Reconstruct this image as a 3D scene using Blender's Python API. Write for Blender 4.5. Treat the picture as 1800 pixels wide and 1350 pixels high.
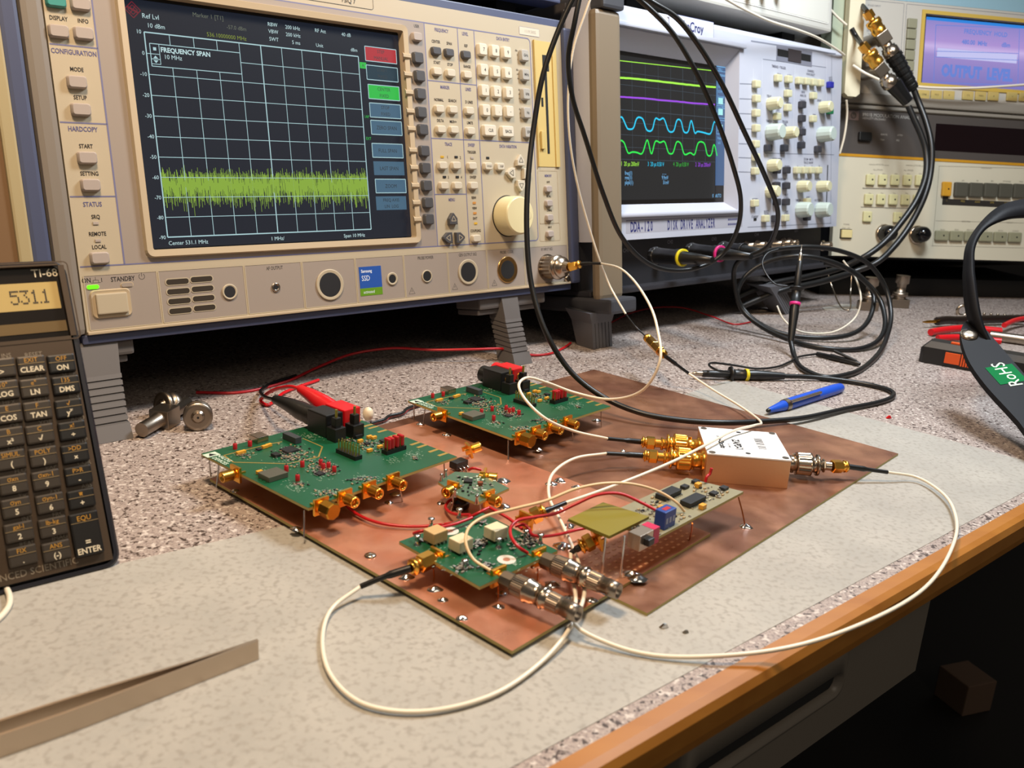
import bpy, bmesh, math, random
from mathutils import Vector, Matrix
random.seed(7)
for o in list(bpy.data.objects): bpy.data.objects.remove(o)
SCN = bpy.context.scene
COL = SCN.collection
PI = math.pi
MM = 0.001                      # all sizes below are written in millimetres

# ------------------------------------------------------------------ camera
F_PX, PITCH, ROLL, CAM_H = 1519.52, 0.285273, 0.057097, 205.05
V = Vector
def _cam_axes():
    fw = V((0, math.cos(PITCH), -math.sin(PITCH))); r = V((1, 0, 0)); u = r.cross(fw)
    c, s = math.cos(ROLL), math.sin(ROLL)
    return c*r + s*u, -s*r + c*u, fw
CR, CU, CF = _cam_axes()
CPOS = V((0, 0, CAM_H))
cd = bpy.data.cameras.new('camera'); cam = bpy.data.objects.new('camera', cd); COL.objects.link(cam)
cam.matrix_world = Matrix(((CR.x, CU.x, -CF.x, 0), (CR.y, CU.y, -CF.y, 0), (CR.z, CU.z, -CF.z, CAM_H*MM), (0, 0, 0, 1)))
cd.sensor_fit = 'HORIZONTAL'; cd.sensor_width = 36; cd.lens = F_PX/1800*36
cd.clip_start = 0.01; cd.clip_end = 20
cd.dof.use_dof = True; cd.dof.focus_distance = 0.62; cd.dof.aperture_fstop = 17
SCN.camera = cam

# ------------------------------------------------------------------ world, lamps, exposure
w = bpy.data.worlds.new('world'); SCN.world = w; w.use_nodes = True
bg = w.node_tree.nodes['Background']; bg.inputs[0].default_value = (1.0, 0.93, 0.84, 1); bg.inputs[1].default_value = 0.09
def area(name, loc, target, size, power, col, size_y=None):
    ld = bpy.data.lights.new(name, 'AREA'); ld.energy = power; ld.color = col
    ld.shape = 'RECTANGLE'; ld.size = size*MM; ld.size_y = (size_y or size)*MM
    o = bpy.data.objects.new(name, ld); COL.objects.link(o); o.location = V(loc)*MM
    o.rotation_euler = (V(target)-V(loc)).to_track_quat('-Z', 'Y').to_euler()
    return o
area('warm_bench_lamp', (-110, 300, 760), (-90, 440, 40), 120, 6.8, (1.0, 0.73, 0.48))
area('cool_bench_lamp', (430, 760, 760), (210, 700, 0), 180, 9.6, (0.84, 0.92, 1.0), 260)
area('front_fill_light', (800, -700, 1300), (100, 400, 0), 700, 4.5, (1.0, 0.85, 0.66))  # added unseen fill from behind the camera, brightens faces turned to the front
SCN.view_settings.view_transform = 'Standard'; SCN.view_settings.look = 'None'
SCN.view_settings.exposure = 0.0; SCN.view_settings.gamma = 1.0; SCN.view_settings.use_curve_mapping = False

# ------------------------------------------------------------------ photo geometry -> world millimetres
def ray(x, y): return CF + CR*((x-900)/F_PX) - CU*((y-675)/F_PX)
def at(x, y, z=0):
    d = ray(x, y); return CPOS + d*((z-CAM_H)/d.z)
def dp(x, y, dist):
    P = CPOS + ray(x, y)*dist
    return P if P.z > 3 else at(x, y, 3)
class Face:
    """a flat instrument front: u to the right, v up, w towards the viewer"""
    def __init__(s, O, yaw, tilt):
        s.O = V(O); s.e = V((math.cos(yaw), math.sin(yaw), 0)); n = V((-math.sin(yaw), math.cos(yaw), 0))
        s.up = V((0, 0, math.cos(tilt))) + n*math.sin(tilt); s.n = s.e.cross(s.up)
        s.M = Matrix(((s.e.x, s.up.x, s.n.x, s.O.x), (s.e.y, s.up.y, s.n.y, s.O.y), (s.e.z, s.up.z, s.n.z, s.O.z), (0, 0, 0, 1)))
    def uv(s, x, y, w=0.0):
        d = ray(x, y); O = s.O + s.n*w; t = (O-CPOS).dot(s.n)/d.dot(s.n); P = CPOS + d*t - s.O
        return P.dot(s.e), P.dot(s.up)
    def P(s, u, v, w=0.0): return s.O + s.e*u + s.up*v + s.n*w
class Flat:
    """a level board: local x along angle a, y to its left, z up"""
    def __init__(s, x, y, z, a):
        s.M = Matrix.Translation((x, y, z)) @ Matrix.Rotation(a, 4, 'Z'); s.I = s.M.inverted(); s.z = z
    def xy(s, px, py, dz=0.0):
        P = s.I @ at(px, py, s.z+dz); return P.x, P.y

# ------------------------------------------------------------------ materials
def hexc(h):
    h = h.lstrip('#'); c = [int(h[i:i+2], 16)/255 for i in (0, 2, 4)]
    return tuple(((x/12.92) if x <= 0.04045 else ((x+0.055)/1.055)**2.4) for x in c) + (1,)
MATS = {}
def mat(name, col, rough=0.5, metal=0.0, emit=0.0, bump=0.0, bscale=400, var=0.0, spec=0.5, alpha=1.0, coat=0.0):
    if name in MATS: return MATS[name]
    m = bpy.data.materials.new(name); m.use_nodes = True; nt = m.node_tree; b = nt.nodes['Principled BSDF']
    c = hexc(col) if isinstance(col, str) else col
    b.inputs['Base Color'].default_value = c; b.inputs['Roughness'].default_value = rough; b.inputs['Metallic'].default_value = metal
    b.inputs['Specular IOR Level'].default_value = spec; b.inputs['Coat Weight'].default_value = coat
    if emit: b.inputs['Emission Color'].default_value = c; b.inputs['Emission Strength'].default_value = emit
    if bump or var:
        tc = nt.nodes.new('ShaderNodeTexCoord'); no = nt.nodes.new('ShaderNodeTexNoise'); no.inputs['Scale'].default_value = bscale; no.inputs['Detail'].default_value = 3
        nt.links.new(tc.outputs['Object'], no.inputs['Vector'])
        if bump:
            bp = nt.nodes.new('ShaderNodeBump'); bp.inputs['Strength'].default_value = bump; bp.inputs['Distance'].default_value = 0.0003
            nt.links.new(no.outputs['Fac'], bp.inputs['Height']); nt.links.new(bp.outputs['Normal'], b.inputs['Normal'])
        if var:
            mx = nt.nodes.new('ShaderNodeMixRGB'); mx.inputs[1].default_value = c; mx.inputs[2].default_value = tuple(x*(1-var) for x in c[:3])+(1,)
            nt.links.new(no.outputs['Fac'], mx.inputs[0]); nt.links.new(mx.outputs[0], b.inputs['Base Color'])
    MATS[name] = m
    return m
def ramp(nt, fac, stops):
    r = nt.nodes.new('ShaderNodeValToRGB'); e = r.color_ramp.elements
    e[0].position, e[0].color = stops[0][0], stops[0][1]; e[1].position, e[1].color = stops[1][0], stops[1][1]
    for p, c in stops[2:]:
        x = e.new(p); x.color = c
    nt.links.new(fac, r.inputs[0]); return r.outputs[0]
def tex(nt, kind, scale, coord, detail=2, **kw):
    n = nt.nodes.new(kind); n.inputs['Scale'].default_value = scale
    if 'Detail' in n.inputs: n.inputs['Detail'].default_value = detail
    nt.links.new(coord, n.inputs['Vector']); return n
def mixc(nt, fac, a, b, mode='MIX'):
    m = nt.nodes.new('ShaderNodeMixRGB'); m.blend_type = mode
    for i, x in ((0, fac), (1, a), (2, b)):
        if hasattr(x, 'links') or hasattr(x, 'is_linked'): nt.links.new(x, m.inputs[i])
        else: m.inputs[i].default_value = x
    return m.outputs[0]
def laminate():
    m = bpy.data.materials.new('speckled_laminate'); m.use_nodes = True; nt = m.node_tree; b = nt.nodes['Principled BSDF']
    tc = nt.nodes.new('ShaderNodeTexCoord').outputs['Object']
    n0 = tex(nt, 'ShaderNodeTexNoise', 420, tc, 2)
    dark = ramp(nt, n0.outputs['Fac'], [(0.36, (1, 1, 1, 1)), (0.43, (0, 0, 0, 1))])
    mp = nt.nodes.new('ShaderNodeMapping'); mp.inputs['Location'].default_value = (3, 7, 1); nt.links.new(tc, mp.inputs['Vector'])
    n1 = tex(nt, 'ShaderNodeTexNoise', 330, mp.outputs[0], 2)
    lite = ramp(nt, n1.outputs['Fac'], [(0.56, (0, 0, 0, 1)), (0.64, (1, 1, 1, 1))])
    n2 = tex(nt, 'ShaderNodeTexNoise', 800, mp.outputs[0], 1)
    mid = ramp(nt, n2.outputs['Fac'], [(0.40, (1, 1, 1, 1)), (0.5, (0, 0, 0, 1))])
    c = mixc(nt, mid, hexc('#A2958D'), hexc('#857874'))
    c = mixc(nt, lite, c, hexc('#C6BDB5'))
    c = mixc(nt, dark, c, hexc('#433630'))
    nt.links.new(c, b.inputs['Base Color']); b.inputs['Roughness'].default_value = 0.42
    return m
def copper(name, tone, seed):
    m = bpy.data.materials.new(name); m.use_nodes = True; nt = m.node_tree; b = nt.nodes['Principled BSDF']
    tc = nt.nodes.new('ShaderNodeTexCoord').outputs['Object']
    mp = nt.nodes.new('ShaderNodeMapping'); mp.inputs['Location'].default_value = (seed, seed*2, 0); nt.links.new(tc, mp.inputs['Vector'])
    n0 = tex(nt, 'ShaderNodeTexNoise', 22, mp.outputs[0], 5); n0.inputs['Distortion'].default_value = 0.8
    f = ramp(nt, n0.outputs['Fac'], [(0.38, (0, 0, 0, 1)), (0.68, (1, 1, 1, 1))])
    c = mixc(nt, f, hexc(tone[0]), hexc(tone[1]))
    nt.links.new(c, b.inputs['Base Color']); b.inputs['Metallic'].default_value = 0.6
    n1 = tex(nt, 'ShaderNodeTexNoise', 55, mp.outputs[0], 4)
    r = nt.nodes.new('ShaderNodeMapRange'); r.inputs['From Min'].default_value = .3; r.inputs['From Max'].default_value = .7
    r.inputs['To Min'].default_value = 0.26; r.inputs['To Max'].default_value = 0.50
    nt.links.new(n1.outputs['Fac'], r.inputs['Value']); nt.links.new(r.outputs[0], b.inputs['Roughness'])
    return m
def wood():
    m = bpy.data.materials.new('varnished_wood'); m.use_nodes = True; nt = m.node_tree; b = nt.nodes['Principled BSDF']
    tc = nt.nodes.new('ShaderNodeTexCoord').outputs['Object']
    mp = nt.nodes.new('ShaderNodeMapping'); mp.inputs['Rotation'].default_value = (0, 0, -0.706); mp.inputs['Scale'].default_value = (1.5, 14, 14); nt.links.new(tc, mp.inputs['Vector'])
    n0 = tex(nt, 'ShaderNodeTexNoise', 5, mp.outputs[0], 4)
    c = ramp(nt, n0.outputs['Fac'], [(0.3, hexc('#99611F')), (0.7, hexc('#A8702A'))])
    nt.links.new(c, b.inputs['Base Color']); b.inputs['Roughness'].default_value = 0.38
    return m
def frosted():
    m = bpy.data.materials.new('frosted_plastic_sheet'); m.use_nodes = True; nt = m.node_tree; b = nt.nodes['Principled BSDF']; out = nt.nodes['Material Output']
    tc = nt.nodes.new('ShaderNodeTexCoord').outputs['Object']
    n0 = tex(nt, 'ShaderNodeTexNoise', 30, tc, 3)
    c = ramp(nt, n0.outputs['Fac'], [(0.3, hexc('#BAB8B0')), (0.7, hexc('#C6C3BA'))])
    n3 = tex(nt, 'ShaderNodeTexNoise', 340, tc, 1); sp = ramp(nt, n3.outputs['Fac'], [(0.30, (1, 1, 1, 1)), (0.50, (0, 0, 0, 1))]); c = mixc(nt, sp, c, hexc('#AFABA2'))
    nt.links.new(c, b.inputs['Base Color']); b.inputs['Roughness'].default_value = 0.42
    tr = nt.nodes.new('ShaderNodeBsdfTransparent'); mx = nt.nodes.new('ShaderNodeMixShader')
    n1 = tex(nt, 'ShaderNodeTexNoise', 9, tc, 2)
    r = nt.nodes.new('ShaderNodeMapRange'); r.inputs['From Min'].default_value = .35; r.inputs['From Max'].default_value = .65
    r.inputs['To Min'].default_value = 0.50; r.inputs['To Max'].default_value = 0.64
    nt.links.new(n1.outputs['Fac'], r.inputs['Value']); nt.links.new(r.outputs[0], mx.inputs[0])
    nt.links.new(tr.outputs[0], mx.inputs[1]); nt.links.new(b.outputs[0], mx.inputs[2]); nt.links.new(mx.outputs[0], out.inputs['Surface'])
    return m
def glow(name, col, k=1.0):
    """a lit element of a display"""
    if name in MATS: return MATS[name]
    m = bpy.data.materials.new(name); m.use_nodes = True; nt = m.node_tree; b = nt.nodes['Principled BSDF']
    b.inputs['Base Color'].default_value = (0.01, 0.01, 0.01, 1); b.inputs['Roughness'].default_value = 0.25
    b.inputs['Emission Color'].default_value = hexc(col); b.inputs['Emission Strength'].default_value = k
    MATS[name] = m; return m
LAM, WOOD, FROST = laminate(), wood(), frosted()
COPA = copper('copper_clad_front', ('#C27E60', '#D39A7C'), 1.3); COPB = copper('copper_clad_back', ('#805642', '#A87A5E'), 4.1)
BEIGE = mat('beige_panel', '#B0A48C', 0.5, bump=.08, bscale=1500)
BEIGE2 = mat('beige_case_plastic', '#B3A286', 0.5)
PGREY = mat('grey_overlay', '#94897F', 0.5)
BLUEG = mat('blue_grey_trim', '#444B66', 0.45)
LINE = mat('blue_grey_print', '#6C6C8C', 0.5)
INK = mat('black_print', '#1B1A1A', 0.5)
INKB = mat('violet_print', '#55557E', 0.5)
KEYL = mat('light_key_plastic', '#C4BBA8', 0.4, bump=.05, bscale=900)
KEYG = mat('grey_key_plastic', '#A39890', 0.45)
KEYD = mat('charcoal_key_plastic', '#4A4A4D', 0.42)
TEAL = mat('teal_key_plastic', '#3E8A82', 0.4)
KNOB = mat('cream_knob_plastic', '#D6CBA0', 0.35)
DARK = mat('black_plastic', '#141414', 0.4)
MATT = mat('matt_black', '#0B0B0C', 0.8)
CASEG = mat('dark_grey_case', '#2B2C30', 0.55)
FOOTG = mat('grey_foot_plastic', '#5A5654', 0.55)
BLACKRUB = mat('black_cable_sheath', '#101010', 0.38)
WHITEC = mat('white_ptfe_sheath', '#E6DCC8', 0.35)
BEIGEC = mat('beige_wire_sheath', '#DDBE92', 0.4)
REDW = mat('red_wire_sheath', '#B0141C', 0.35)
REDP = mat('red_plastic', '#C8101A', 0.35)
GOLD = mat('gold_plating', '#F2B650', 0.28, 1.0)
NICK = mat('nickel_plating', '#B5A796', 0.24, 1.0)
NICKD = mat('dull_nickel', '#9A8E80', 0.35, 1.0)
SOLD = mat('solder', '#C8C8C8', 0.16, 1.0)
STEEL = mat('brushed_steel', '#C4B4A2', 0.42, 1.0, bump=.15, bscale=900)
PCBG = mat('green_solder_mask', '#165638', 0.32, var=.3, bscale=60)
PCBD = mat('dark_green_solder_mask', '#4C6A54', 0.35, var=.3, bscale=80)
PCBR = mat('bare_board_laminate', '#8E8A70', 0.4, var=.2, bscale=150)
EDGE = mat('board_edge', '#A89858', 0.6)
SILK = mat('white_silkscreen', '#BFD0BE', 0.5)
PAD = mat('gold_pad', '#C8A858', 0.3, .6)
CHIP = mat('black_chip', '#1E1E1F', 0.45)
TANT = mat('orange_capacitor', '#D89A30', 0.45)
REDT = mat('red_test_point', '#A81C24', 0.4)
FR4 = mat('yellow_board', '#7C7224', 0.35)

# ------------------------------------------------------------------ mesh builder
def frame(d, up=None):
    d = d.normalized(); a = up or (V((0, 0, 1)) if abs(d.z) < 0.9 else V((1, 0, 0)))
    x = a.cross(d).normalized(); y = d.cross(x); return x, y, d
def smooth(pts, n=8, closed=False):
    P = [V(p) for p in pts]; N = len(P)
    if N < 3: return P
    out = []
    for i in range(N-1):
        p0 = P[i-1] if i > 0 else P[0]*2-P[1]; p1, p2 = P[i], P[i+1]; p3 = P[i+2] if i+2 < N else P[-1]*2-P[-2]
        # centripetal spacing keeps uneven control points from looping
        t1 = max((p1-p0).length, 1e-6)**.5; t2 = t1+max((p2-p1).length, 1e-6)**.5; t3 = t2+max((p3-p2).length, 1e-6)**.5
        for k in range(n):
            t = t1+(t2-t1)*k/n
            A1 = p0*((t1-t)/t1)+p1*(t/t1); A2 = p1*((t2-t)/(t2-t1))+p2*((t-t1)/(t2-t1)); A3 = p2*((t3-t)/(t3-t2))+p3*((t-t2)/(t3-t2))
            B1 = A1*((t2-t)/t2)+A2*(t/t2); B2 = A2*((t3-t)/(t3-t1))+A3*((t-t1)/(t3-t1))
            out.append(B1*((t2-t)/(t2-t1))+B2*((t-t1)/(t2-t1)))
    out.append(P[-1]); return out
ORIGIN = {}
class G:
    def __init__(s, M=None): s.v = []; s.f = []; s.mi = []; s.sm = []; s.M = M or Matrix(); s.mats = []; s.cur = 0
    def use(s, m):
        if m not in s.mats: s.mats.append(m)
        s.cur = s.mats.index(m); return s
    def add(s, vs, fs, sm=False, M=None):
        T = s.M @ M if M is not None else s.M; b = len(s.v)
        s.v += [T @ V(p) for p in vs]
        for f in fs: s.f.append(tuple(b+i for i in f)); s.mi.append(s.cur); s.sm.append(sm)
        return s
    def box(s, x0, y0, z0, x1, y1, z1, M=None, bev=0.0):
        if bev <= 0:
            return s.add([(x0, y0, z0), (x1, y0, z0), (x1, y1, z0), (x0, y1, z0), (x0, y0, z1), (x1, y0, z1), (x1, y1, z1), (x0, y1, z1)],
                         [(3, 2, 1, 0), (4, 5, 6, 7), (0, 1, 5, 4), (1, 2, 6, 5), (2, 3, 7, 6), (3, 0, 4, 7)], M=M)
        bm = bmesh.new(); bmesh.ops.create_cube(bm, size=1)
        for v in bm.verts: v.co = V(((x0+x1)/2+v.co.x*(x1-x0), (y0+y1)/2+v.co.y*(y1-y0), (z0+z1)/2+v.co.z*(z1-z0)))
        bmesh.ops.bevel(bm, geom=bm.edges[:], offset=min(bev, abs(x1-x0)*.49, abs(y1-y0)*.49, abs(z1-z0)*.49), segments=2, affect='EDGES', profile=.6)
        bm.verts.index_update(); vs = [v.co.copy() for v in bm.verts]; fs = [tuple(v.index for v in f.verts) for f in bm.faces]; bm.free()
        return s.add(vs, fs, M=M)
    def key(s, u, v, w0, du, dv, h, r=1.2, taper=0.5, M=None):
        """rounded key cap standing on the u-v plane"""
        def ring(hx, hy, rr, w):
            o = []
            for cx, cy, a0 in ((hx-rr, hy-rr, 0), (-hx+rr, hy-rr, 90), (-hx+rr, -hy+rr, 180), (hx-rr, -hy+rr, 270)):
                for k in range(4):
                    a = math.radians(a0+30*k); o.append((u+cx+rr*math.cos(a), v+cy+rr*math.sin(a), w))
            return o
        r = min(r, du*.45, dv*.45); hx, hy = du/2, dv/2
        L = [ring(hx, hy, r, w0), ring(hx-taper*.5, hy-taper*.5, r, w0+h-.7), ring(hx-taper-.4, hy-taper-.4, max(r-.3, .2), w0+h)]
        return s.loft(L, cap0=False, M=M)
    def loft(s, rings, cap0=True, cap1=True, sm=True, M=None, closed=True):
        n = len(rings[0]); vs = [p for r in rings for p in r]; fs = []
        for i in range(len(rings)-1):
            for k in range(n if closed else n-1):
                a, b = i*n+k, i*n+(k+1) % n; fs.append((a, b, b+n, a+n))
        s.add(vs, fs, sm, M)
        if cap0: s.add(rings[0][::-1], [tuple(range(n))], False, M)
        if cap1: s.add(rings[-1], [tuple(range(n))], False, M)
        return s
    def lathe(s, p0, d, prof, n=24, sm=False, cap=True, ribs=None, M=None):
        """prof: (distance along d, radius) pairs; ribs: (from, to, depth) knurling"""
        p0 = V(p0); x, y, z = frame(V(d)); rings = []
        for t, r in prof:
            rings.append([p0+z*t+(x*math.cos(2*PI*k/n)+y*math.sin(2*PI*k/n))*(r-(ribs[2] if ribs and ribs[0] <= t <= ribs[1] and k % 2 else 0)) for k in range(n)])
        return s.loft(rings, cap, cap, sm, M)
    def cyl(s, p0, p1, r0, r1=None, n=16, cap=True, sm=True, M=None):
        p0, p1 = V(p0), V(p1); L = (p1-p0).length
        return s.lathe(p0, p1-p0, [(0, r0), (L, r0 if r1 is None else r1)], n, sm, cap, M=M)
    def tube(s, pts, r, n=8, sub=8, M=None, cap=True):
        P = smooth(pts, sub) if sub else [V(p) for p in pts]
        rings = []; x = None
        for i, p in enumerate(P):
            d = (P[min(i+1, len(P)-1)]-P[max(i-1, 0)])
            if d.length < 1e-9: continue
            d = d.normalized()
            if x is None: x, y, _ = frame(d)
            else: x = (x-d*x.dot(d)).normalized(); y = d.cross(x)
            rr = r(i/(len(P)-1)) if callable(r) else r
            rings.append([p+(x*math.cos(2*PI*k/n)+y*math.sin(2*PI*k/n))*rr for k in range(n)])
        return s.loft(rings, cap, cap, True, M)
    def ball(s, c, r, n=8, M=None, sz=1.0):
        c = V(c); rings = [[c+V((r*math.sin(a)*math.cos(2*PI*k/n), r*math.sin(a)*math.sin(2*PI*k/n), -r*math.cos(a)*sz)) for k in range(n)] for a in [PI*(i+.15)/(n//2+.3) for i in range(n//2+1)]]
        return s.loft(rings, sm=True, M=M)
    def prism(s, pts, h0, h1, M=None):
        """polygon in x-y pushed from z=h0 to z=h1"""
        return s.loft([[(p[0], p[1], h0) for p in pts], [(p[0], p[1], h1) for p in pts]], sm=False, M=M)
    def quad(s, a, b, c, d, M=None): return s.add([a, b, c, d], [(0, 1, 2, 3)], M=M)
    def line(s, p, q, wd, w=0.06, M=None):
        p, q = V((p[0], p[1], w)), V((q[0], q[1], w)); d = (q-p)
        if d.length < 1e-6: return s
        t = V((-d.y, d.x, 0)).normalized()*wd/2; return s.add([p-t, q-t, q+t, p+t], [(0, 1, 2, 3)], M=M)
    def poly(s, pts, wd, w=0.06, closed=False, M=None):
        for i in range(len(pts)-(0 if closed else 1)): s.line(pts[i], pts[(i+1) % len(pts)], wd, w, M)
        return s
    def rrect(s, u0, v0, u1, v1, r, wd, w=0.06, M=None):
        o = []
        for cx, cy, a0 in ((u1-r, v1-r, 0), (u0+r, v1-r, 90), (u0+r, v0+r, 180), (u1-r, v0+r, 270)):
            for k in range(5): a = math.radians(a0+22.5*k); o.append((cx+r*math.cos(a), cy+r*math.sin(a)))
        return s.poly(o, wd, w, True, M)
    def text(s, t, u, v, h, w=0.08, sx=0.85, align='C', M=None, rot=0.0, bold=0.0):
        vs, fs, wid = glyphs(t, bold); k = h/0.70
        x0 = {'C': -wid/2, 'L': 0, 'R': -wid}[align]; c, q = math.cos(rot), math.sin(rot); out = []
        for a, b in vs:
            x, y = (a+x0)*k*sx, (b-.35)*k; out.append((u+x*c-y*q, v+x*q+y*c, w))
        return s.add(out, fs, M=M)
    def build(s, name, m=None, parent=None, mod=None):
        me = bpy.data.meshes.new(name); ms = s.mats or [m]
        if parent is None:
            xs = [p.x for p in s.v]; ys = [p.y for p in s.v]; zs = [p.z for p in s.v]
            org = V(((min(xs)+max(xs))/2, (min(ys)+max(ys))/2, min(zs)))
        else: org = ORIGIN[parent.name]
        me.from_pydata([((p-org)*MM)[:] for p in s.v], [], s.f)
        for x in ms: me.materials.append(x)
        me.polygons.foreach_set('material_index', s.mi); me.polygons.foreach_set('use_smooth', s.sm); me.update()
        o = bpy.data.objects.new(name, me); COL.objects.link(o)
        if parent is None: o.location = org*MM
        else: o.parent = parent
        ORIGIN[o.name] = org
        return o
_GC = {}
def glyphs(t, bold=0.0):
    if (t, bold) in _GC: return _GC[(t, bold)]
    c = bpy.data.curves.new('t', 'FONT'); c.body = t; c.size = 1.0; c.resolution_u = 2; c.offset = bold
    o = bpy.data.objects.new('t', c); COL.objects.link(o)
    me = bpy.data.meshes.new_from_object(o); vs = [(v.co.x, v.co.y) for v in me.vertices]; fs = [tuple(p.vertices) for p in me.polygons]
    wid = (max([a for a, b in vs])+min([a for a, b in vs])) if vs else 0
    bpy.data.objects.remove(o); bpy.data.curves.remove(c); bpy.data.meshes.remove(me)
    _GC[(t, bold)] = (vs, fs, wid); return _GC[(t, bold)]
def tag(o, label=None, cat=None, group=None, kind=None):
    if label: o['label'] = label
    if cat: o['category'] = cat
    if group: o['group'] = group
    if kind: o['kind'] = kind
    return o
def thing(name, label, cat, loc=(0, 0, 0), group=None):
    o = bpy.data.objects.new(name, None); o.empty_display_size = 0.01; COL.objects.link(o); o.location = V(loc)*MM
    ORIGIN[o.name] = V(loc); return tag(o, label, cat, group)
def dup(root, M, label=None, group=None):
    """copy of a thing, its parts and their sub-parts, moved by the matrix M (millimetres)"""
    T = M.copy(); T.translation = M.translation*MM
    def cp(o, par):
        c = o.copy(); COL.objects.link(c); ORIGIN[c.name] = ORIGIN.get(o.name, V((0, 0, 0)))
        if par is not None: c.parent = par
        for ch in o.children: cp(ch, c)
        return c
    r = cp(root, None); r.matrix_world = T @ root.matrix_basis
    if label: r['label'] = label
    if group: r['group'] = group
    return r
def place(root, M):
    T = M.copy(); T.translation = M.translation*MM; root.matrix_world = T @ root.matrix_basis

# ================================================================== the setting and the bench
EDGEA = 0.7048
BEN = Flat(48, 265, 0, EDGEA)
wb = thing('workbench', 'long laboratory workbench with speckled laminate top and varnished wooden front edge', 'workbench', (48, 265, -30))
G(BEN.M).box(-700, 2, -20, 1500, 1150, 0).build('worktop', LAM, wb)
prof = [(2, -20), (-5, -20), (-8, -18), (-9, -13), (-8.7, -5), (-7, -1.6), (-4, -.3), (2, 0)]
G(BEN.M).loft([[(x, a, b) for a, b in prof] for x in (-700, 1500)], sm=False).build('edge_trim', WOOD, wb)
g = G(BEN.M)
wl = mat('dark_stained_wood', '#6A3C14', .45)
g.box(900, 14, -720, 950, 70, -20); g.build('leg', wl, wb)
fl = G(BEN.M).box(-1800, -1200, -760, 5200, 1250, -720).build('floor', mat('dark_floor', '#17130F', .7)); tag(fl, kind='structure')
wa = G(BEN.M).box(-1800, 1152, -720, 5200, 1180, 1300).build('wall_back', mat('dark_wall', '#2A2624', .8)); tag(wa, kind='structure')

# drawer unit hanging under the bench
DF = Face(BEN.M @ V((0, 30, -26)), EDGEA, 0)
DRK = mat('dark_grey_drawer', '#726A60', .4)
dr = thing('drawer_unit', 'dark grey shallow drawer hanging under the bench edge with a raised rounded grip', 'drawer', DF.P(60, -56))
ur = DF.uv(1609, 1179)[0]; vb = DF.uv(1609, 1179)[1]
G(DF.M).box(-260, vb, -240, ur, -.6, 0).build('drawer_front', DRK, dr)
a0, a1 = 60, 197
g = G(DF.M)
def stad(x0, x1, y0, y1, r, z, k=6):
    o = []
    for cx, cy, s0 in ((x1-r, y1-r, 0), (x0+r, y1-r, 90), (x0+r, y0+r, 180), (x1-r, y0+r, 270)):
        for i in range(k+1): t = math.radians(s0+90*i/k); o.append((cx+r*math.cos(t), cy+r*math.sin(t), z))
    return o
g.loft([stad(a0, a1, -52, -16, 9, 0), stad(a0, a1, -52, -16, 9, 12), stad(a0+1.5, a1-1.5, -50.5, -17.5, 8, 15), stad(a0+5, a1-5, -47, -33, 6, 16),
        stad(a0+7, a1-6, -46, -34, 5, 11)], sm=True)
gr = g.build('grip', DRK, dr)
G(DF.M).loft([stad(a0+7, a1-7, -45.5, -34.5, 5, 11.2), stad(a0+7, a1-7, -45.5, -34.5, 5, 11.5)], sm=False).build('slot', MATT, gr)
P = at(1690, 1235, -720)
g = G(Flat(P.x, P.y, -720, .35).M); g.box(-32, -32, .5, 32, 32, 60, bev=2)
tag(g.build('small_box', mat('brown_card', '#6B5443', .8)), 'small brown box standing on the dark floor under the bench', 'box')

# frosted plastic sheet: corners taken where the photo shows its edges
def flatpoly(px, z0, z1, g=None, M=None):
    W = [at(x, y, z1) for x, y in px]; g = g or G()
    return g.loft([[V((p.x, p.y, z0)) for p in W], [V((p.x, p.y, z1)) for p in W]], sm=False)
bl = lambda x, y: BEN.M @ V((x, y, 0))
q0 = BEN.I @ at(1100, 1245); q1 = BEN.I @ at(1570, 743); q2 = BEN.I @ at(1800, 809)
q3 = BEN.I @ at(240, 985); q4 = BEN.I @ at(500, 925); q5 = BEN.I @ at(1280, 668)
def isect(a, b, c, d):
    r, s = b-a, d-c; t = ((c-a).x*s.y-(c-a).y*s.x)/(r.x*s.y-r.y*s.x); return a+r*t
ynear = 9.0
right = isect(q1, q2, V((0, ynear, 0)), V((100, ynear, 0)))
back = V((q5.x, q5.y, 0)); lf = q3+(q3-q4)*.0
P4 = [V((-560, ynear, 0)), V((right.x, ynear, 0)), back, q4+(q4-q3)*.3, q3, V((-560, q3.y+(q3.y-q4.y)*2.2, 0))]
g = G(BEN.M).loft([[(p.x, p.y, .05) for p in P4], [(p.x, p.y, .35) for p in P4]], sm=False)
tag(g.build('plastic_sheet', FROST), 'thin frosted plastic sheet lying along the front of the bench under the copper sheets', 'sheet')

# ================================================================== copper clad sheets
SA = Flat(6.19, 304.56, 3.6, .8524); SB = Flat(66.04, 342.30, 1.9, .83963)
def solder_joint(par, px, py, z, r=1.6, name='solder_joint'):
    p = at(px, py, z); rs = random.Random(int(px*7+py)); n = 12; r *= 1.35
    rad = [r*(.75+.5*rs.random()) for _ in range(n)]; L = []
    for h, k in ((0, 1), (.25, .93), (.6, .6), (.95, .25)):
        L.append([p+V((rad[i]*k*math.cos(2*PI*i/n)*1.25, rad[i]*k*math.sin(2*PI*i/n), h*r/1.6)) for i in range(n)])
    return G().loft(L, cap0=False, sm=True).build(name, SOLD, par)
b = thing('copper_sheet', 'large tarnished copper sheet, the lower and rear of two, under the splitter box', 'copper board', SB.M.translation)
g = G(SB.M); g.use(EDGE).box(0, 0, -1.5, 311.7, 269.8, -.05); g.use(COPB).box(0, 0, -.05, 311.7, 269.8, 0); g.build('board', None, b)
for x, y, r in ((1310, 926, 2.2), (1049, 740, 2), (1095, 793, 1.2)): solder_joint(b, x, y, 1.9, r)
a = thing('copper_sheet', 'bright copper clad sheet lying on top of the larger one, under the green boards', 'copper board', SA.M.translation)
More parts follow.
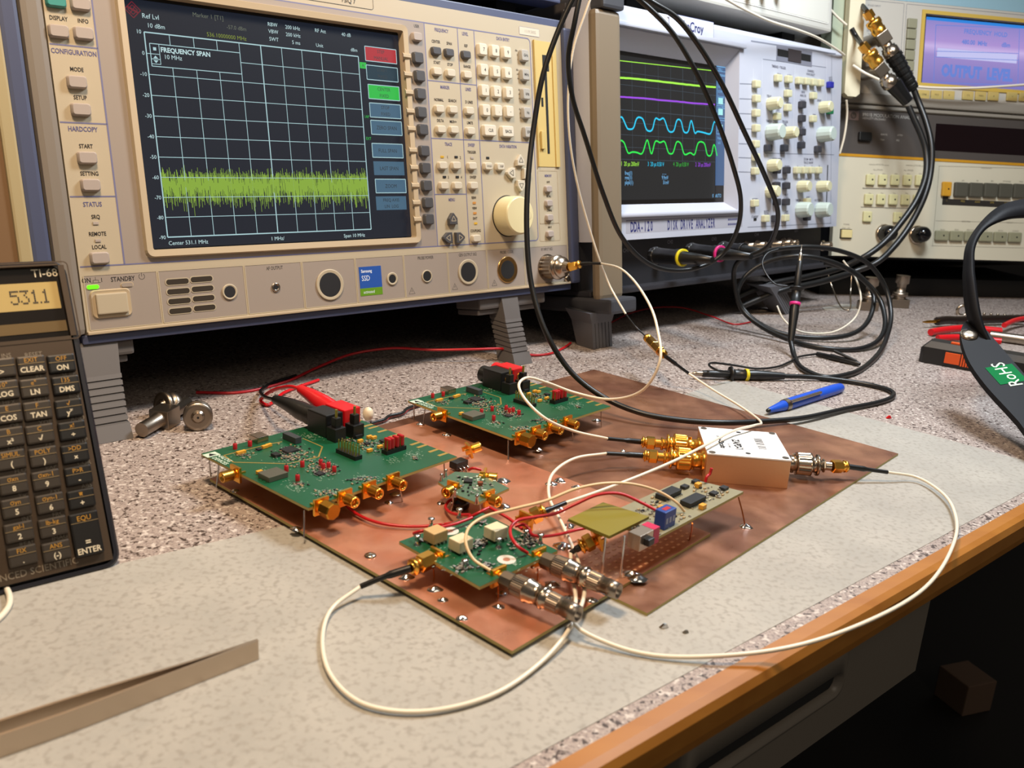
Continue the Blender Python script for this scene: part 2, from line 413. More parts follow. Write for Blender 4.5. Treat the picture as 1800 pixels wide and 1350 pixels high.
g = G(SA.M); g.use(EDGE).box(0, 0, -1.6, 159.3, 234.5, -.05); g.use(COPA).box(0, 0, -.05, 159.3, 234.5, 0); g.build('board', None, a)
SHEETA = a
for x, y, r in ((716, 1015, 2.2), (764, 1036, 2), (780, 1055, 1.5), (812, 1087, 1.6), (876, 1067, 1.6), (882, 1043, 1.4), (972, 1028, 2.2), (1001, 1055, 2.6), (1040, 1056, 1.8),
                (990, 961, 2.8), (1000, 926, 2.2), (983, 896, 2), (885, 891, 2.2), (1014, 857, 1.8), (983, 845, 2.2), (969, 851, 2), (884, 846, 2.6), (775, 885, 1.6),
                (684, 884, 1.6), (695, 869, 1.9), (739, 746, 1.8), (785, 765, 2), (946, 791, 2), (412, 863, 1.4), (520, 930, 1.8), (1112, 1010, 2.6), (1122, 1018, 2.8)):
    solder_joint(a, x, y, 3.6, r)
p = at(651, 977, 3.6); G().lathe(p, (0, 0, 1), [(0, 3), (.5, 2.9), (1.0, 2.0), (1.2, .8)], 20, True).build('rivet', NICK, a)
g = G(SA.M)          # grid of small raised pale dots by the right hand corner
for i in range(17):
    for j in range(7):
        g.box(68+i*5.0, 4+j*3.9, .02, 70.2+i*5.0, 5.2+j*3.9, .15)
tag(g.build('dot_grid', mat('dull_copper_dots', '#F0B890', .4, .2), a), kind='stuff')

# ================================================================== connectors
def xf(p, d, up=V((0, 0, 1))):
    """matrix with x along d, z as near as can be to up"""
    x = V(d).normalized(); y = up.cross(x).normalized(); z = x.cross(y); p = V(p)
    return Matrix(((x.x, y.x, z.x, p.x), (x.y, y.y, z.y, p.y), (x.z, y.z, z.z, p.z), (0, 0, 0, 1)))
def sma_jack(par, p, d, name='sma_connector', body=9.0, fl=9.0):
    M = xf(p, d); g = G(M)
    g.box(0, -fl/2, -5.2, 1.5, fl/2, 3.6, bev=.15)
    g.box(-2.6, -fl/2, -1.7, 0, -fl/2+1.2, 1.0).box(-2.6, fl/2-1.2, -1.7, 0, fl/2, 1.0).cyl((-2.5, 0, .3), (0, 0, 0), .6, n=8)
    pr = [(1.5, 2.6), (3.0, 2.6), (3.0, 3.1)]
    t = 3.2
    while t < body: pr += [(t, 3.15), (t+.35, 2.85)]; t += .7
    pr += [(body+.3, 3.1), (body+.3, 2.2), (body-2.5, 2.0)]
    g.lathe((0, 0, -.8), (1, 0, 0), pr, 20, True, False); g.cyl((body-2.6, 0, -.8), (body-2.5, 0, -.8), 2.1, n=16); g.cyl((body-2.5, 0, -.8), (body-.5, 0, -.8), .6, n=8)
    return g.build(name, GOLD, par)
def hexnut(g, p, d, t0, t1, r, n=6):
    g.lathe(p, d, [(t0, r*.9), (t0+.5, r), (t1-.5, r), (t1, r*.88)], n, False)
def sma_plug(par, p, d, name='sma_plug', L=9.0, m=None):
    """male plug: p at the mating end, d pointing back along the cable"""
    g = G(); d = V(d).normalized()
    hexnut(g, V(p), d, 0, L*.62, 4.3); g.lathe(p, d, [(L*.62, 3.3), (L*.8, 3.3), (L*.8, 3.9), (L*.92, 3.9), (L*.92, 2.7), (L, 2.6)], 18, True)
    return g.build(name, m or GOLD, par)
def cable(name, label, cat, pts, r, m, group=None, sub=8, n=8):
    w = thing(name, label, cat, pts[0], group)
    G().tube(pts, r, n, sub).build('sheath', m, w); return w
def sleeve(par, pts, r=None, name='strain_relief', m=None, sub=6):
    if len(pts) == 2: pts = [pts[0], pts[0].lerp(pts[1], .5), pts[1]]; sub = 6
    return G().tube(pts, r or (lambda t: 1.8 if t < .42 else 1.3), 10, sub).build(name, m or BLACKRUB, par)

# ================================================================== evaluation boards
E1 = Flat(-98.301, 396.512, 18.07, .87742); E2 = Flat(1.82, 518.834, 16.9, .84699)
ev = thing('evaluation_board', 'green evaluation circuit board nearest the calculator with banana plugs in it, on wire legs', 'circuit board', E1.M.translation)
W, H = 106.7, 100.0
c6 = lambda X, Y: E1.xy(340+X/3.75, 660+Y/3.75)
g = G(E1.M); g.use(EDGE).box(0, 0, -1.6, W, H, -.1); g.use(PCBG).box(0, 0, -.1, W, H, 0); g.build('substrate', None, ev)
g = G(E1.M).use(PAD)
tr = [c6(*p) for p in ((585, 437), (500, 452), (200, 527), (265, 572), (625, 582), (825, 537), (850, 470), (722, 415))]
g.poly(tr, .9, .05)
for i, t in enumerate((.06, .11, .22, .27, .36, .47, .53, .66, .72, .82, .90)):
    q = V((0, H*(1-t)-2)); g.box(W-7.5, q.y-1.1, .02, W, q.y+1.1, .08)
g.use(SILK)
lx, ly = c6(118, 522); g.box(lx-4.0, ly-3.0, .02, lx+4.0, ly+3.0, .05)
g.text('ANALOG', *c6(196, 542), 2.6, .06, 1.0, rot=-PI/2, bold=.02).text('DEVICES', *c6(178, 563), 2.6, .06, 1.0, rot=-PI/2, bold=.02)
rs = random.Random(5)
for cx, cy, n, sx, sy in ((650, 520, 230, 110, 70), (850, 620, 160, 85, 60), (330, 520, 50, 70, 25), (1160, 460, 110, 100, 50), (1450, 520, 60, 60, 30), (900, 770, 120, 120, 25), (1130, 680, 90, 100, 25), (680, 730, 70, 70, 40), (780, 400, 70, 90, 30), (1330, 560, 30, 60, 20), (500, 640, 40, 60, 30)):
    for _ in range(n):
        x, y = c6(cx+rs.gauss(0, sx*.5), cy+rs.gauss(0, sy*.5))
        if 1 < x < W-2 and 1 < y < H-2:
            if rs.random() < .5: g.box(x-.5, y-.06, .02, x+.5, y+.06, .05)
            else: g.box(x-.06, y-.6, .02, x+.06, y+.6, .05)
g.use(MATT); g.prism([(lx-2.4, ly-1.8), (lx+2.4, ly-1.8), (lx, ly+2.2)], .06, .09)
g.build('board_print', None, ev)
g = G(E1.M)
for cx, cy, n, sx, sy in ((650, 520, 90, 110, 60), (850, 620, 70, 85, 50), (330, 525, 20, 60, 20), (1160, 460, 40, 100, 45), (1455, 550, 10, 20, 12), (900, 780, 30, 110, 22), (1100, 690, 26, 90, 20), (1020, 430, 16, 30, 10), (690, 720, 12, 60, 25)):
    for _ in range(n):
        x, y = c6(cx+rs.gauss(0, sx*.5), cy+rs.gauss(0, sy*.5))
        if 2 < x < W-2 and 2 < y < H-2:
            a_, b_ = (1.5, .8) if rs.random() < .5 else (.8, 1.5)
            g.use(rs.choice([MATT, mat('grey_ceramic', '#8A857A', .5), mat('tan_ceramic', '#A98F66', .5)])).box(x-a_/2, y-b_/2, 0, x+a_/2, y+b_/2, .6)
            g.use(SOLD)
            if a_ > b_: g.box(x-a_/2-.2, y-b_/2, 0, x-a_/2+.2, y+b_/2, .62).box(x+a_/2-.2, y-b_/2, 0, x+a_/2+.2, y+b_/2, .62)
            else: g.box(x-a_/2, y-b_/2-.2, 0, x+a_/2, y-b_/2+.2, .62).box(x-a_/2, y+b_/2-.2, 0, x+a_/2, y+b_/2+.2, .62)
tag(g.build('small_component', None, ev), kind='stuff')
for X, Y in ((275, 485), (373, 467), (718, 602), (613, 632), (840, 592), (856, 617), (891, 611), (928, 636), (687, 694)):
    x, y = c6(X, Y); g = G(E1.M); g.use(REDT).lathe((x, y, 0), (0, 0, 1), [(0, 1.25), (.6, 1.25), (3.2, 1.25), (3.6, .9)], 12, True)
    g.use(SOLD).cyl((x, y, 3.6), (x, y, 4.8), .45, n=6); g.build('test_point', None, ev)
def chip(X, Y, sx, sy, h, m=CHIP, pins=0, f=c6, MM_=None, par=None, name='chip', rot=0.0):
    x, y = f(X, Y); M = (MM_ or E1.M) @ Matrix.Translation((x, y, 0)) @ Matrix.Rotation(rot, 4, 'Z'); g = G(M)
    g.use(m).box(-sx/2, -sy/2, .2, sx/2, sy/2, h, bev=.12)
    if pins:
        g.use(SOLD)
        for i in range(pins):
            t = -sy/2+(i+.5)*sy/pins
            for s in (-1, 1): g.box(s*sx/2 if s > 0 else -sx/2-1.1, t-.22, .05, sx/2+1.1 if s > 0 else -sx/2, t+.22, .45)
            if name == 'controller_chip':
                t2 = -sx/2+(i+.5)*sx/pins
                for s in (-1, 1): g.box(t2-.15, s*sy/2 if s > 0 else -sy/2-.8, .05, t2+.15, sy/2+.8 if s > 0 else -sy/2, .4)
    return g.build(name, None, par or ev)
chip(632, 496, 8, 8, 1.1, pins=10, name='controller_chip'); chip(545, 532, 4, 5, 1.7, pins=4); chip(833, 651, 4.2, 4.2, .9, pins=6, name='controller_chip')
chip(650, 432, 4.4, 13, 4.0, mat('dark_grey_plastic', '#35383A', .5), name='crystal')
chip(525, 672, 12, 10.5, 3.0, mat('oscillator_can', '#6F6E62', .4, .6), pins=3, name='oscillator')
chip(430, 492, 2.4, 3, 1.0, pins=3); chip(1250, 440, 3, 4, 1.4, pins=3); chip(1145, 455, 3, 3, 1.2, pins=3); chip(1085, 412, 5, 3.2, 2.2)
for X, Y in ((303, 520), (326, 514), (470, 480), (497, 470), (435, 648), (1100, 442), (1160, 415), (1190, 420), (1162, 504), (1230, 480)):
    chip(X, Y, 3.4, 2.0, 1.9, TANT, name='capacitor')
x, y = c6(432, 432); g = G(E1.M).use(NICK).box(x-3.8, y-4.5, 0, x+3.8, y+4.5, 4.0, bev=.3).use(MATT).box(x-3.2, y+4.45, .8, x+3.2, y+4.6, 3.4); g.build('usb_socket', None, ev)
for i, (X, Y, nx, ny, red) in enumerate(((1025, 530, 7, 2, 0), (1322, 500, 6, 2, 1))):
    x, y = c6(X, Y); rot = 0 if i == 0 else PI/2
    M = E1.M @ Matrix.Translation((x, y, 0)) @ Matrix.Rotation(-PI/2+.0 if i == 0 else 0, 4, 'Z'); g = G(M)
    g.use(DARK).box(-nx*1.27, -2.54, 0, nx*1.27, 2.54, 2.5); g.use(mat('header_pin', '#BDB060', .3, .9))
    for j in range(nx):
        for k in range(ny): g.box(-nx*1.27+1.27+2.54*j-.32, -1.27+2.54*k-.32, 2.5, -nx*1.27+1.27+2.54*j+.32, -1.27+2.54*k+.32, 8.5)
    hd = g.build('pin_header', None, ev)
    if red:
        for j in (1, 2, 3.5, 5):
            X0 = -nx*1.27+2.54*j
            G(M).use(REDT).box(X0-1.1, -2.4, 2.8, X0+1.1, 2.4, 9.6, bev=.8).build('jumper', None, hd)
# banana sockets lie on the board, their mouths towards the board's front corner side
def banana_socket(px, py, m, nm):
    x, y = E1.xy(px, py, 0); g = G(E1.M)
    g.use(m).box(x-7.0, y-2, 0, x+6, y+17, 14.5, bev=.8).cyl((x-.5, y+17, 7.5), (x-.5, y+23, 7.5), 6.4, n=20)
    g.use(GOLD).lathe((x+.2, y-2.1, 8.2), (0, -1, 0), [(0, 3.0), (.3, 3.0), (.3, 2.2), (-1.5, 2.2)], 18, True, False); g.use(MATT).cyl((x+.2, y-2.05, 8.2), (x+.2, y-2.15, 8.2), 2.2, n=16)
    return g.build(nm, None, ev)
banana_socket(586, 765, DARK, 'black_banana_socket'); banana_socket(617, 755, REDP, 'red_banana_socket')
for X, Y in ((942, 425), (1062, 400)):
    x, y = c6(X, Y); g = G(E1.M)
    g.use(DARK).box(x-4.2, y-4.2, 0, x+4.2, y+4.2, 8.5, bev=.4).box(x-2.2, y-2.2, 8.5, x+2.2, y+2.2, 14.5, bev=.5)
    g.use(mat('header_pin', '#BDB060', .3, .9)).cyl((x, y, 14.5), (x, y, 19.5), .85, n=8); g.build('terminal_post', None, ev)
# edge connectors: one on the left hand edge, four along the front right edge
sx_, sy_ = E1.xy(414, 830); sma_jack(ev, E1.M @ V((0, sy_, -.0)), E1.M.to_3x3() @ V((-1, 0, 0)))
for px, py in ((553, 881), (597, 868), (639, 853), (684, 840)):
    xx = E1.xy(px, py)[0]; sma_jack(ev, E1.M @ V((xx, 0, 0)), E1.M.to_3x3() @ V((0, -1, 0)))
x0 = E1.xy(553, 881)[0]
g = G(E1.M); hexnut(g, V((x0, -3.5, -.8)), V((0, -1, 0)), 0, 7.5, 4.6, 8); g.build('brass_cap', mat('brass', '#C8963C', .25, 1), ev)
def leg(par, M, x, y, zt, h, px=0, py=0, m=None):
    g = G(M).use(m or SOLD); g.tube([(x, y, zt), (x+px*.3, y+py*.3, zt-h*.4), (x+px, y+py, zt-h)], .42, 6, 4); return g.build('wire_leg', None, par)
for (x, y, dx, dy) in ((0, 82, -4, -1), (-1, 2, -5, -6), (60, -1, 2, -3), (98, 2, 1, -2), (100, 96, 0, 1), (3, 97, 1, 0)): leg(ev, E1.M, x, y, -1.6, 12.8, dx*.6, dy*.6)
e2 = dup(ev, E2.M @ E1.M.inverted(), 'green evaluation circuit board at the back with empty banana sockets, nearest the splitter box', 'green evaluation boards')
ev['group'] = 'green evaluation boards'

# ================================================================== round-relay board at the front
def zpoly(px, z): return [at(x, y, z) for x, y in px]
Z3 = 15.0
fb = thing('filter_board', 'small green board with three cream relay blocks, in front between the wired connectors', 'circuit board', at(840, 965, 3.6))
c8 = lambda X, Y: (660+X/4.09, 840+Y/4.09)
P3 = zpoly([c8(170, 457), c8(750, 782), c8(1310, 522), c8(760, 245)], Z3)
g = G(); g.use(EDGE).loft([[p-V((0, 0, 1.6)) for p in P3], [p-V((0, 0, .1)) for p in P3]], sm=False); g.use(PCBG).loft([[p-V((0, 0, .1)) for p in P3], P3], sm=False); g.build('substrate', None, fb)
dirR = (P3[2]-P3[1]).normalized(); dirL = (P3[0]-P3[1]).normalized()
F3 = Matrix(((dirR.x, -dirR.y, 0, P3[1].x), (dirR.y, dirR.x, 0, P3[1].y), (0, 0, 1, Z3), (0, 0, 0, 1))); F3I = F3.inverted()
def f3(X, Y, dz=0): q = F3I @ at(*c8(X, Y), Z3+dz); return q.x, q.y
CREAM = mat('cream_block', '#D2C6A4', .45)
for X, Y, m in ((430, 462, mat('tan_block', '#B99B68', .5)), (612, 525, CREAM), (862, 440, CREAM)):
    x, y = f3(X, Y); g = G(F3); g.use(m).box(x-4.4, y-3.9, 1.2, x+4.4, y+3.9, 6.8, bev=.4); g.use(SOLD)
    for k in range(4):
        for s in (-1, 1): g.box(x-3.6+k*2.1, y+s*4.6-.5, 0, x-3.1+k*2.1, y+s*4.6+.5, 1.6)
    g.build('relay_block', None, fb)
g = G(F3); rs = random.Random(8)
for cx, cy, n, sx, sy in ((740, 480, 34, 60, 40), (1010, 480, 34, 80, 40), (640, 650, 34, 70, 40), (790, 640, 20, 50, 30), (1130, 470, 24, 50, 30), (320, 470, 10, 40, 20), (1080, 420, 16, 60, 20), (760, 330, 16, 50, 20)):
    for _ in range(n):
        x, y = f3(cx+rs.gauss(0, sx*.5), cy+rs.gauss(0, sy*.5)); a_, b_ = (1.7, .9) if rs.random() < .5 else (.9, 1.7)
        g.use(rs.choice([MATT, mat('grey_ceramic', '', .5), SOLD, SOLD])).box(x-a_/2, y-b_/2, 0, x+a_/2, y+b_/2, .7+rs.random()*.5)
tag(g.build('small_component', None, fb), kind='stuff')
g = G(F3); g.use(mat('hole_ring', '#C9C6BC', .4))
for X, Y in ((942, 588), (535, 382)):
    x, y = f3(X, Y); g.use(mat('hole_ring', '', .4)).lathe((x, y, 0), (0, 0, 1), [(0, 4.4), (.08, 4.4)], 28); g.use(COPA).lathe((x, y, .08), (0, 0, 1), [(0, 1.7), (.06, 1.7)], 16)
g.use(SILK); g.text('33', *f3(660, 350), 2.2, .05, 1, rot=-.3).text('J2', *f3(1000, 620), 1.8, .05).text('RF', *f3(560, 640), 1.8, .05)
for _ in range(120):
    x, y = f3(rs.uniform(350, 1200), rs.uniform(330, 700)); g.box(x-.6, y-.06, .02, x+.6, y+.06, .04)
g.build('board_print', None, fb)
for X, Y in ((298, 480), (602, 285), (400, 355), (640, 660), (1080, 440), (1185, 470), (883, 500)):
    x, y = f3(X, Y); g = G(F3); g.lathe((x, y, 0), (0, 0, 1), [(0, 1.6), (1.2, 1.0), (4.2, .8), (4.3, 1.7), (4.9, 1.7), (5.2, .5)], 12, True); g.build('solder_pin', SOLD, fb)
R3o = F3.to_3x3()
J3 = {}
for nm, X, Y, d in (('left', 455, 560, (-1, 0, 0)), ('front', 875, 690, (0, -1, 0)), ('right', 1165, 555, (0, -1, 0)), ('back', 1075, 300, (1, 0, 0))):
    p = at(*c8(X, Y), Z3-.8); J3[nm] = p; sma_jack(fb, p, R3o @ V(d), body=8)
for X, Y, dx in ((418, 650, 0), (880, 780, 0), (1165, 650, 0), (600, 300, 0)):
    p = at(*c8(X, Y), Z3-5); g = G(); g.tube([p, p+V((.4, 0, -5)), p+V((.2, -.6, -(Z3-5-3.4)))], .4, 6, 4); g.build('wire_leg', mat('copper_wire', '#B5652F', .3, 1), fb)
_G = G
KR = .88
def coax_adapter(p0, p1, label):
    d = p1-p0; L = d.length; t = thing('coaxial_adapter', label, 'adapter', p0-V((0, 0, 6)), 'nickel coaxial adapters'); k = L/52.0
    class G(_G):
        def lathe(s, p, dd, prof, *a_, **kw): return _G.lathe(s, p, dd, [(t_, r_*KR) for t_, r_ in prof], *a_, **kw)
    g = G(); g.lathe(p0, d, [(0, 3.4), (0, 4.6), (8*k, 4.9), (8*k, 5.6), (9*k, 5.9)], 8, False); g.lathe(p0, d, [(9*k, 5.6), (17*k, 5.8)], 64, False, ribs=(0, 99, .22)); g.build('coupling_nut', NICKD, t)
    g = G(); g.lathe(p0, d, [(17*k, 6.1), (17.6*k, 6.4), (18.4*k, 6.4), (19*k, 5.8), (23*k, 5.6), (23.3*k, 5.2), (28*k, 5.2), (28.2*k, 5.8), (30*k, 5.8), (30.2*k, 5.0), (33*k, 4.9)], 32, True); g.build('barrel', NICK, t)
    g = G(); g.lathe(p0, d, [(33*k, 5.0), (40*k, 4.7)], 60, False, ribs=(0, 99, .18)); g.lathe(p0, d, [(40*k, 4.4), (44*k, 4.3), (44*k, 4.6), (L, 4.1), (L, 3.2), (L-7, 3.0)], 28, True, False); g.build('mouth', NICKD, t)
    g = G(); g.cyl(p0+d.normalized()*(L-6), p0+d.normalized()*(L-5.8), 3.1); g.build('insulator', MATT, t)
    return t
dF = R3o @ V((0, -1, 0))
pf, pb = J3['front']+dF*4, J3['right']+dF*4
coax_adapter(pf-V((0, 0, .8)), at(1017, 1080, 12.4), 'nickel coaxial adapter on the small front board, the lower and left of the pair')
coax_adapter(pb-V((0, 0, .8)), at(1088, 1040, 12.4), 'nickel coaxial adapter on the small front board, the upper and right of the pair')

# ================================================================== little mixer board in the middle
Z4 = 15.5
mb = thing('mixer_board', 'tiny dark green board with three gold connectors, behind the relay board', 'circuit board', at(835, 860, 3.6))
P_ = zpoly([(770, 847), (800, 829), (845, 832), (895, 858), (862, 873), (839, 884), (806, 871)], Z4)
g = G(); g.use(EDGE).loft([[p-V((0, 0, 1.5)) for p in P_], [p-V((0, 0, .1)) for p in P_]], sm=False); g.use(PCBD).loft([[p-V((0, 0, .1)) for p in P_], P_], sm=False); g.build('substrate', None, mb)
g = G(); rs = random.Random(11)
for _ in range(70):
    p = at(rs.uniform(800, 872), rs.uniform(838, 872), Z4); a_ = rs.choice((.5, .8)); b_ = 1.3-a_
    g.use(rs.choice([SOLD, MATT, SILK, SOLD])).box(p.x-a_, p.y-b_, Z4, p.x+a_, p.y+b_, Z4+rs.uniform(.2, 1.0))
tag(g.build('small_component', None, mb), kind='stuff')
p = at(823, 847, Z4); G(Matrix.Translation(p)).box(-2.4, -2.4, .1, 2.4, 2.4, 1.2, bev=.1).build('chip', CHIP, mb)
p = at(844, 853, Z4); G().lathe(p, (0, 0, 1), [(0, 1.6), (2, 1.6)], 14, True).build('coil', mat('brown_coil', '#7A3A1C', .4), mb)
vR = (at(900, 890, 0)-at(860, 868, 0)).normalized(); vL = (at(750, 880, 0)-at(800, 862, 0)).normalized()
sma_jack(mb, at(798, 856, Z4), (at(780, 866, 14.7)-at(798, 856, 14.7)).normalized(), fl=7.5, body=7.5)
sma_jack(mb, at(858, 872, Z4), (at(876, 880, 14.7)-at(858, 872, 14.7)).normalized(), fl=7.5, body=7.5)
sma_jack(mb, at(850, 836, Z4), (at(872, 838, 14.7)-at(850, 836, 14.7)).normalized(), fl=7.5, body=7.5)
for x, y in ((776, 846), (783, 838), (838, 884), (800, 872)):
    p = at(x, y, Z4); G().lathe(p, (0, 0, 1), [(-.4, 1.2), (3, .6), (4, 1.2), (4.6, .4)], 10, True).build('solder_pin', SOLD, mb)
for x, y in ((795, 868), (843, 882)):
    p = at(x, y, Z4-1.5); G().tube([p, p+V((.6, -.3, -5)), p+V((-.5, -1, -(Z4-5)))], .4, 6, 4).build('wire_leg', SOLD, mb)
p = at(809, 893, 3.6); G().lathe(p, (0, 0, 1), [(0, 4), (1, 5), (3.5, 5.2), (6, 4.6), (7, 3)], 20, True).build('inductor', mat('glossy_black', '#0A0A0C', .12), mb)
# regulator with its upright connector
rb = thing('connector_stub', 'gold connector standing on a scrap of copper board beside the large green board', 'connector', at(815, 805, 3.6))
Pq = [at(x, y, 9) for x, y in ((800, 800), (818, 792), (826, 802), (806, 812))]
G().loft([[p-V((0, 0, 1.5)) for p in Pq], Pq], sm=False).build('scrap_board', COPA, rb)
sma_jack(rb, at(822, 790, 15), (at(852, 779, 18)-at(822, 790, 15)).normalized(), fl=7.5, body=8)
p = at(806, 824, 4); G(Flat(p.x, p.y, 3.6, .85).M).box(-5, -3.2, 1.5, 5, 3.2, 6, bev=.4).build('regulator', CHIP, rb)
for dx in (-3, 0, 3): G(Flat(p.x, p.y, 3.6, .85).M).tube([(dx, -3, 3), (dx, -5, 2.5), (dx+.3, -6.5, .1)], .4, 6, 3).build('lead', SOLD, rb)

# ================================================================== prototype board with the yellow screen
Z5 = 20.0
pb5 = thing('prototype_board', 'hand built grey-green board with two long black chips and a blue switch block', 'circuit board', at(1200, 935, 2))
c9 = lambda X, Y: (960+X/4.5, 800+Y/4.5)
P5 = zpoly([(1150, 947), (1307, 864), (1207, 840), (1056, 908)], Z5)
g = G(); g.use(EDGE).loft([[p-V((0, 0, 1.5)) for p in P5], [p-V((0, 0, .1)) for p in P5]], sm=False); g.use(PCBR).loft([[p-V((0, 0, .1)) for p in P5], P5], sm=False); g.build('substrate', None, pb5)
dR5 = (P5[1]-P5[0]).normalized(); M5 = Matrix(((dR5.x, -dR5.y, 0, P5[0].x), (dR5.y, dR5.x, 0, P5[0].y), (0, 0, 1, Z5), (0, 0, 0, 1))); I5 = M5.inverted()
def f5(X, Y, dz=0): q = I5 @ at(*c9(X, Y), Z5+dz); return q.x, q.y
chip(965, 325, 16, 6.4, 2.9, pins=0, f=f5, MM_=M5, par=pb5, name='long_chip'); chip(1160, 378, 16, 6.4, 2.9, f=f5, MM_=M5, par=pb5, name='long_chip')
for X, Y in ((965, 325), (1160, 378)):
    x, y = f5(X, Y); g = G(M5)
    for k in range(8):
        for s in (-1, 1): g.box(x-7.2+k*1.95, y+s*3.9-.9, .05, x-6.6+k*1.95, y+s*3.9+.9, .9)
    g.build('chip_pins', SOLD, pb5)
for X, Y, a_, b_ in ((1095, 262, 4.5, 3.4), (1180, 220, 4.5, 3), (1325, 315, 4.5, 3.6), (1405, 272, 4.5, 3.6)):
    chip(X, Y, a_, b_, 1.7, pins=3, f=f5, MM_=M5, par=pb5)
for X, Y in ((1200, 255), (1235, 425), (905, 440)): chip(X, Y, 3.8, 2.8, 2.6, TANT, f=f5, MM_=M5, par=pb5, name='capacitor')
g = G(M5); rs = random.Random(3)
for _ in range(150):
    X, Y = rs.choice(((780, 440), (880, 470), (1020, 470), (1300, 330), (1250, 280), (860, 590), (1120, 540), (700, 560), (820, 380), (1380, 300)))
    x, y = f5(X+rs.gauss(0, 50), Y+rs.gauss(0, 26))
    if .5 < y < 47 and 1 < x < 92:
        if rs.random() < .6: g.use(SOLD).ball((x, y, .2), rs.uniform(.35, .8), 6)
        else: g.use(rs.choice([MATT, mat('grey_ceramic', '', .5), mat('tan_ceramic', '', .5)])).box(x-.8, y-.5, 0, x+.8, y+.5, .8)
tag(g.build('small_component', None, pb5), kind='stuff')
x, y = f5(935, 560); g = G(M5).use(mat('blue_plastic', '#23408A', .4)).box(x-5, y-3.0, 0, x+5, y+3.2, 9.5, bev=.4).use(mat('white_slide', '#8F98B0', .4))
for k in (-3, 0, 3): g.box(x+k-.9, y-3.1, 3, x+k+.9, y-2.98, 6)
g.use(REDT).box(x-2.5, y-1.2, 9.45, x+2.5, y+1.2, 9.6); g.build('dip_switch', None, pb5)
x, y = f5(760, 690); g = G(M5).use(mat('tin_can', '#B7A898', .3, .9)).box(x-7, y-3.2, -1.5, x+9, y+3.8, 6.5, bev=.2).use(mat('magenta_paint', '#B81E4E', .4)).box(x+4, y-3.3, -1.6, x+9.1, y+3.9, 6.62).use(DARK).box(x-4, y-6.2, 1, x+1, y-3, 4.6, bev=.6)
g.build('slide_switch', None, pb5)
x, y = f5(1280, 215); G(M5).tube([(x-3, y, 1), (x-2, y, 4), (x+1.5, y+.3, 4.6), (x+2.2, y, 8)], .9, 8, 4).build('red_wire_stub', REDW, pb5)
for px, py, qx, qy in ((1298, 874, 1310, 926), (1217, 920, 1211, 952)):
    p, q = at(px, py, Z5-1.5), at(qx, qy, 2.2); G().tube([p, (p+q)/2+V((.3, 0, 0)), q], .4, 6, 3).build('wire_leg', mat('copper_wire', '', .3, 1), pb5)
Z6 = 27.0
yb = thing('yellow_board', 'square of bare yellow board laminate on a gold connector, partly over the grey-green board', 'circuit board', at(1040, 950, 3.6))
P6 = zpoly([c9(500, 640), c9(815, 485), c9(450, 372), c9(175, 503)], Z6)
G().loft([[p-V((0, 0, 1.5)) for p in P6], P6], sm=False).build('plate', FR4, yb)
c9z = lambda X, Y, z: at(*c9(X, Y), z)
pj = c9z(410, 655, 17); dj = (c9z(250, 730, 13)-c9z(420, 650, 17)).normalized()
sma_jack(yb, pj, dj, body=7)
p = c9z(172, 520, Z6-1); q = at(996, 938, 3.6); G().tube([p, (p+q)/2, q], .4, 6, 3).build('wire_leg', SOLD, yb)
for X in (470, 620): p = c9z(X, 640, Z6-1.5); G().cyl(p, V((p.x, p.y, 3.7)), .6, n=8).build('stand_wire', SOLD, yb)

# ================================================================== splitter box
ZT = 1.9
ZP = Flat(122.825, 501.184, ZT, -.0796)
zp = thing('power_splitter', 'brushed copper-toned splitter box with white label lid carrying a barcode, on the copper sheet', 'splitter', ZP.M @ V((25, 25, 0)))
BRASS = mat('brushed_copper_case', '#D9AC84', .42, .7, bump=.25, bscale=500)
G(ZP.M).box(0, 0, 0, 50.8, 50.8, 18, bev=.3).build('case', BRASS, zp)
lid = G(ZP.M).box(-.2, -.2, 18, 51, 51, 19, bev=.2).build('lid', mat('white_label', '#ECEEF0', .55), zp)
ZF = ZP.M @ Matrix.Translation((0, 0, 19)); g = G(ZF).use(INK)
zz = Flat(122.825, 501.184, ZT+19, -.0796)
R180 = -PI/2
def zt(t, px, py, h, rot=R180, bold=.01): x, y = zz.xy(px, py); g.text(t, x, y, h, .05, .9, rot=rot, bold=bold)
zt('Mini-Circuits', 1268, 777, 3.4, bold=.05); zt('ZAPD-1', 1296, 781, 4.4, bold=.05); zt('0.5 - 1 GHz', 1304, 785, 1.6); zt('50 OHM', 1282, 783, 1.5)
for px, py, t in ((1243, 763, '2'), (1249, 785, '1'), (1364, 783, 'S')): x, y = zz.xy(px, py); g.text(t, x, y, 2, .05, rot=R180)
rs = random.Random(2)
x, y = zz.xy(1336, 780)
k = -10.0
while k < 10: wd = rs.choice((.35, .6, .9)); g.box(x-2.6, y+k, .03, x+2.6, y+k+wd, .06); k += wd+rs.choice((.4, .6, .9))
for px, py in ((1237, 753), (1357, 762), (1252, 795), (1381, 805)):
    x, y = zz.xy(px, py); g.use(NICKD).lathe((x, y, .0), (0, 0, 1), [(0, 2.2), (.3, 2.1)], 16).use(INK).box(x-1.6, y-.25, .31, x+1.6, y+.25, .34)
for px, py in ((1298, 760), (1315, 797)): x, y = zz.xy(px, py); g.use(INK).lathe((x, y, .02), (0, 0, 1), [(0, 1.7), (.04, 1.7)], 14)
g.build('label_print', None, lid)
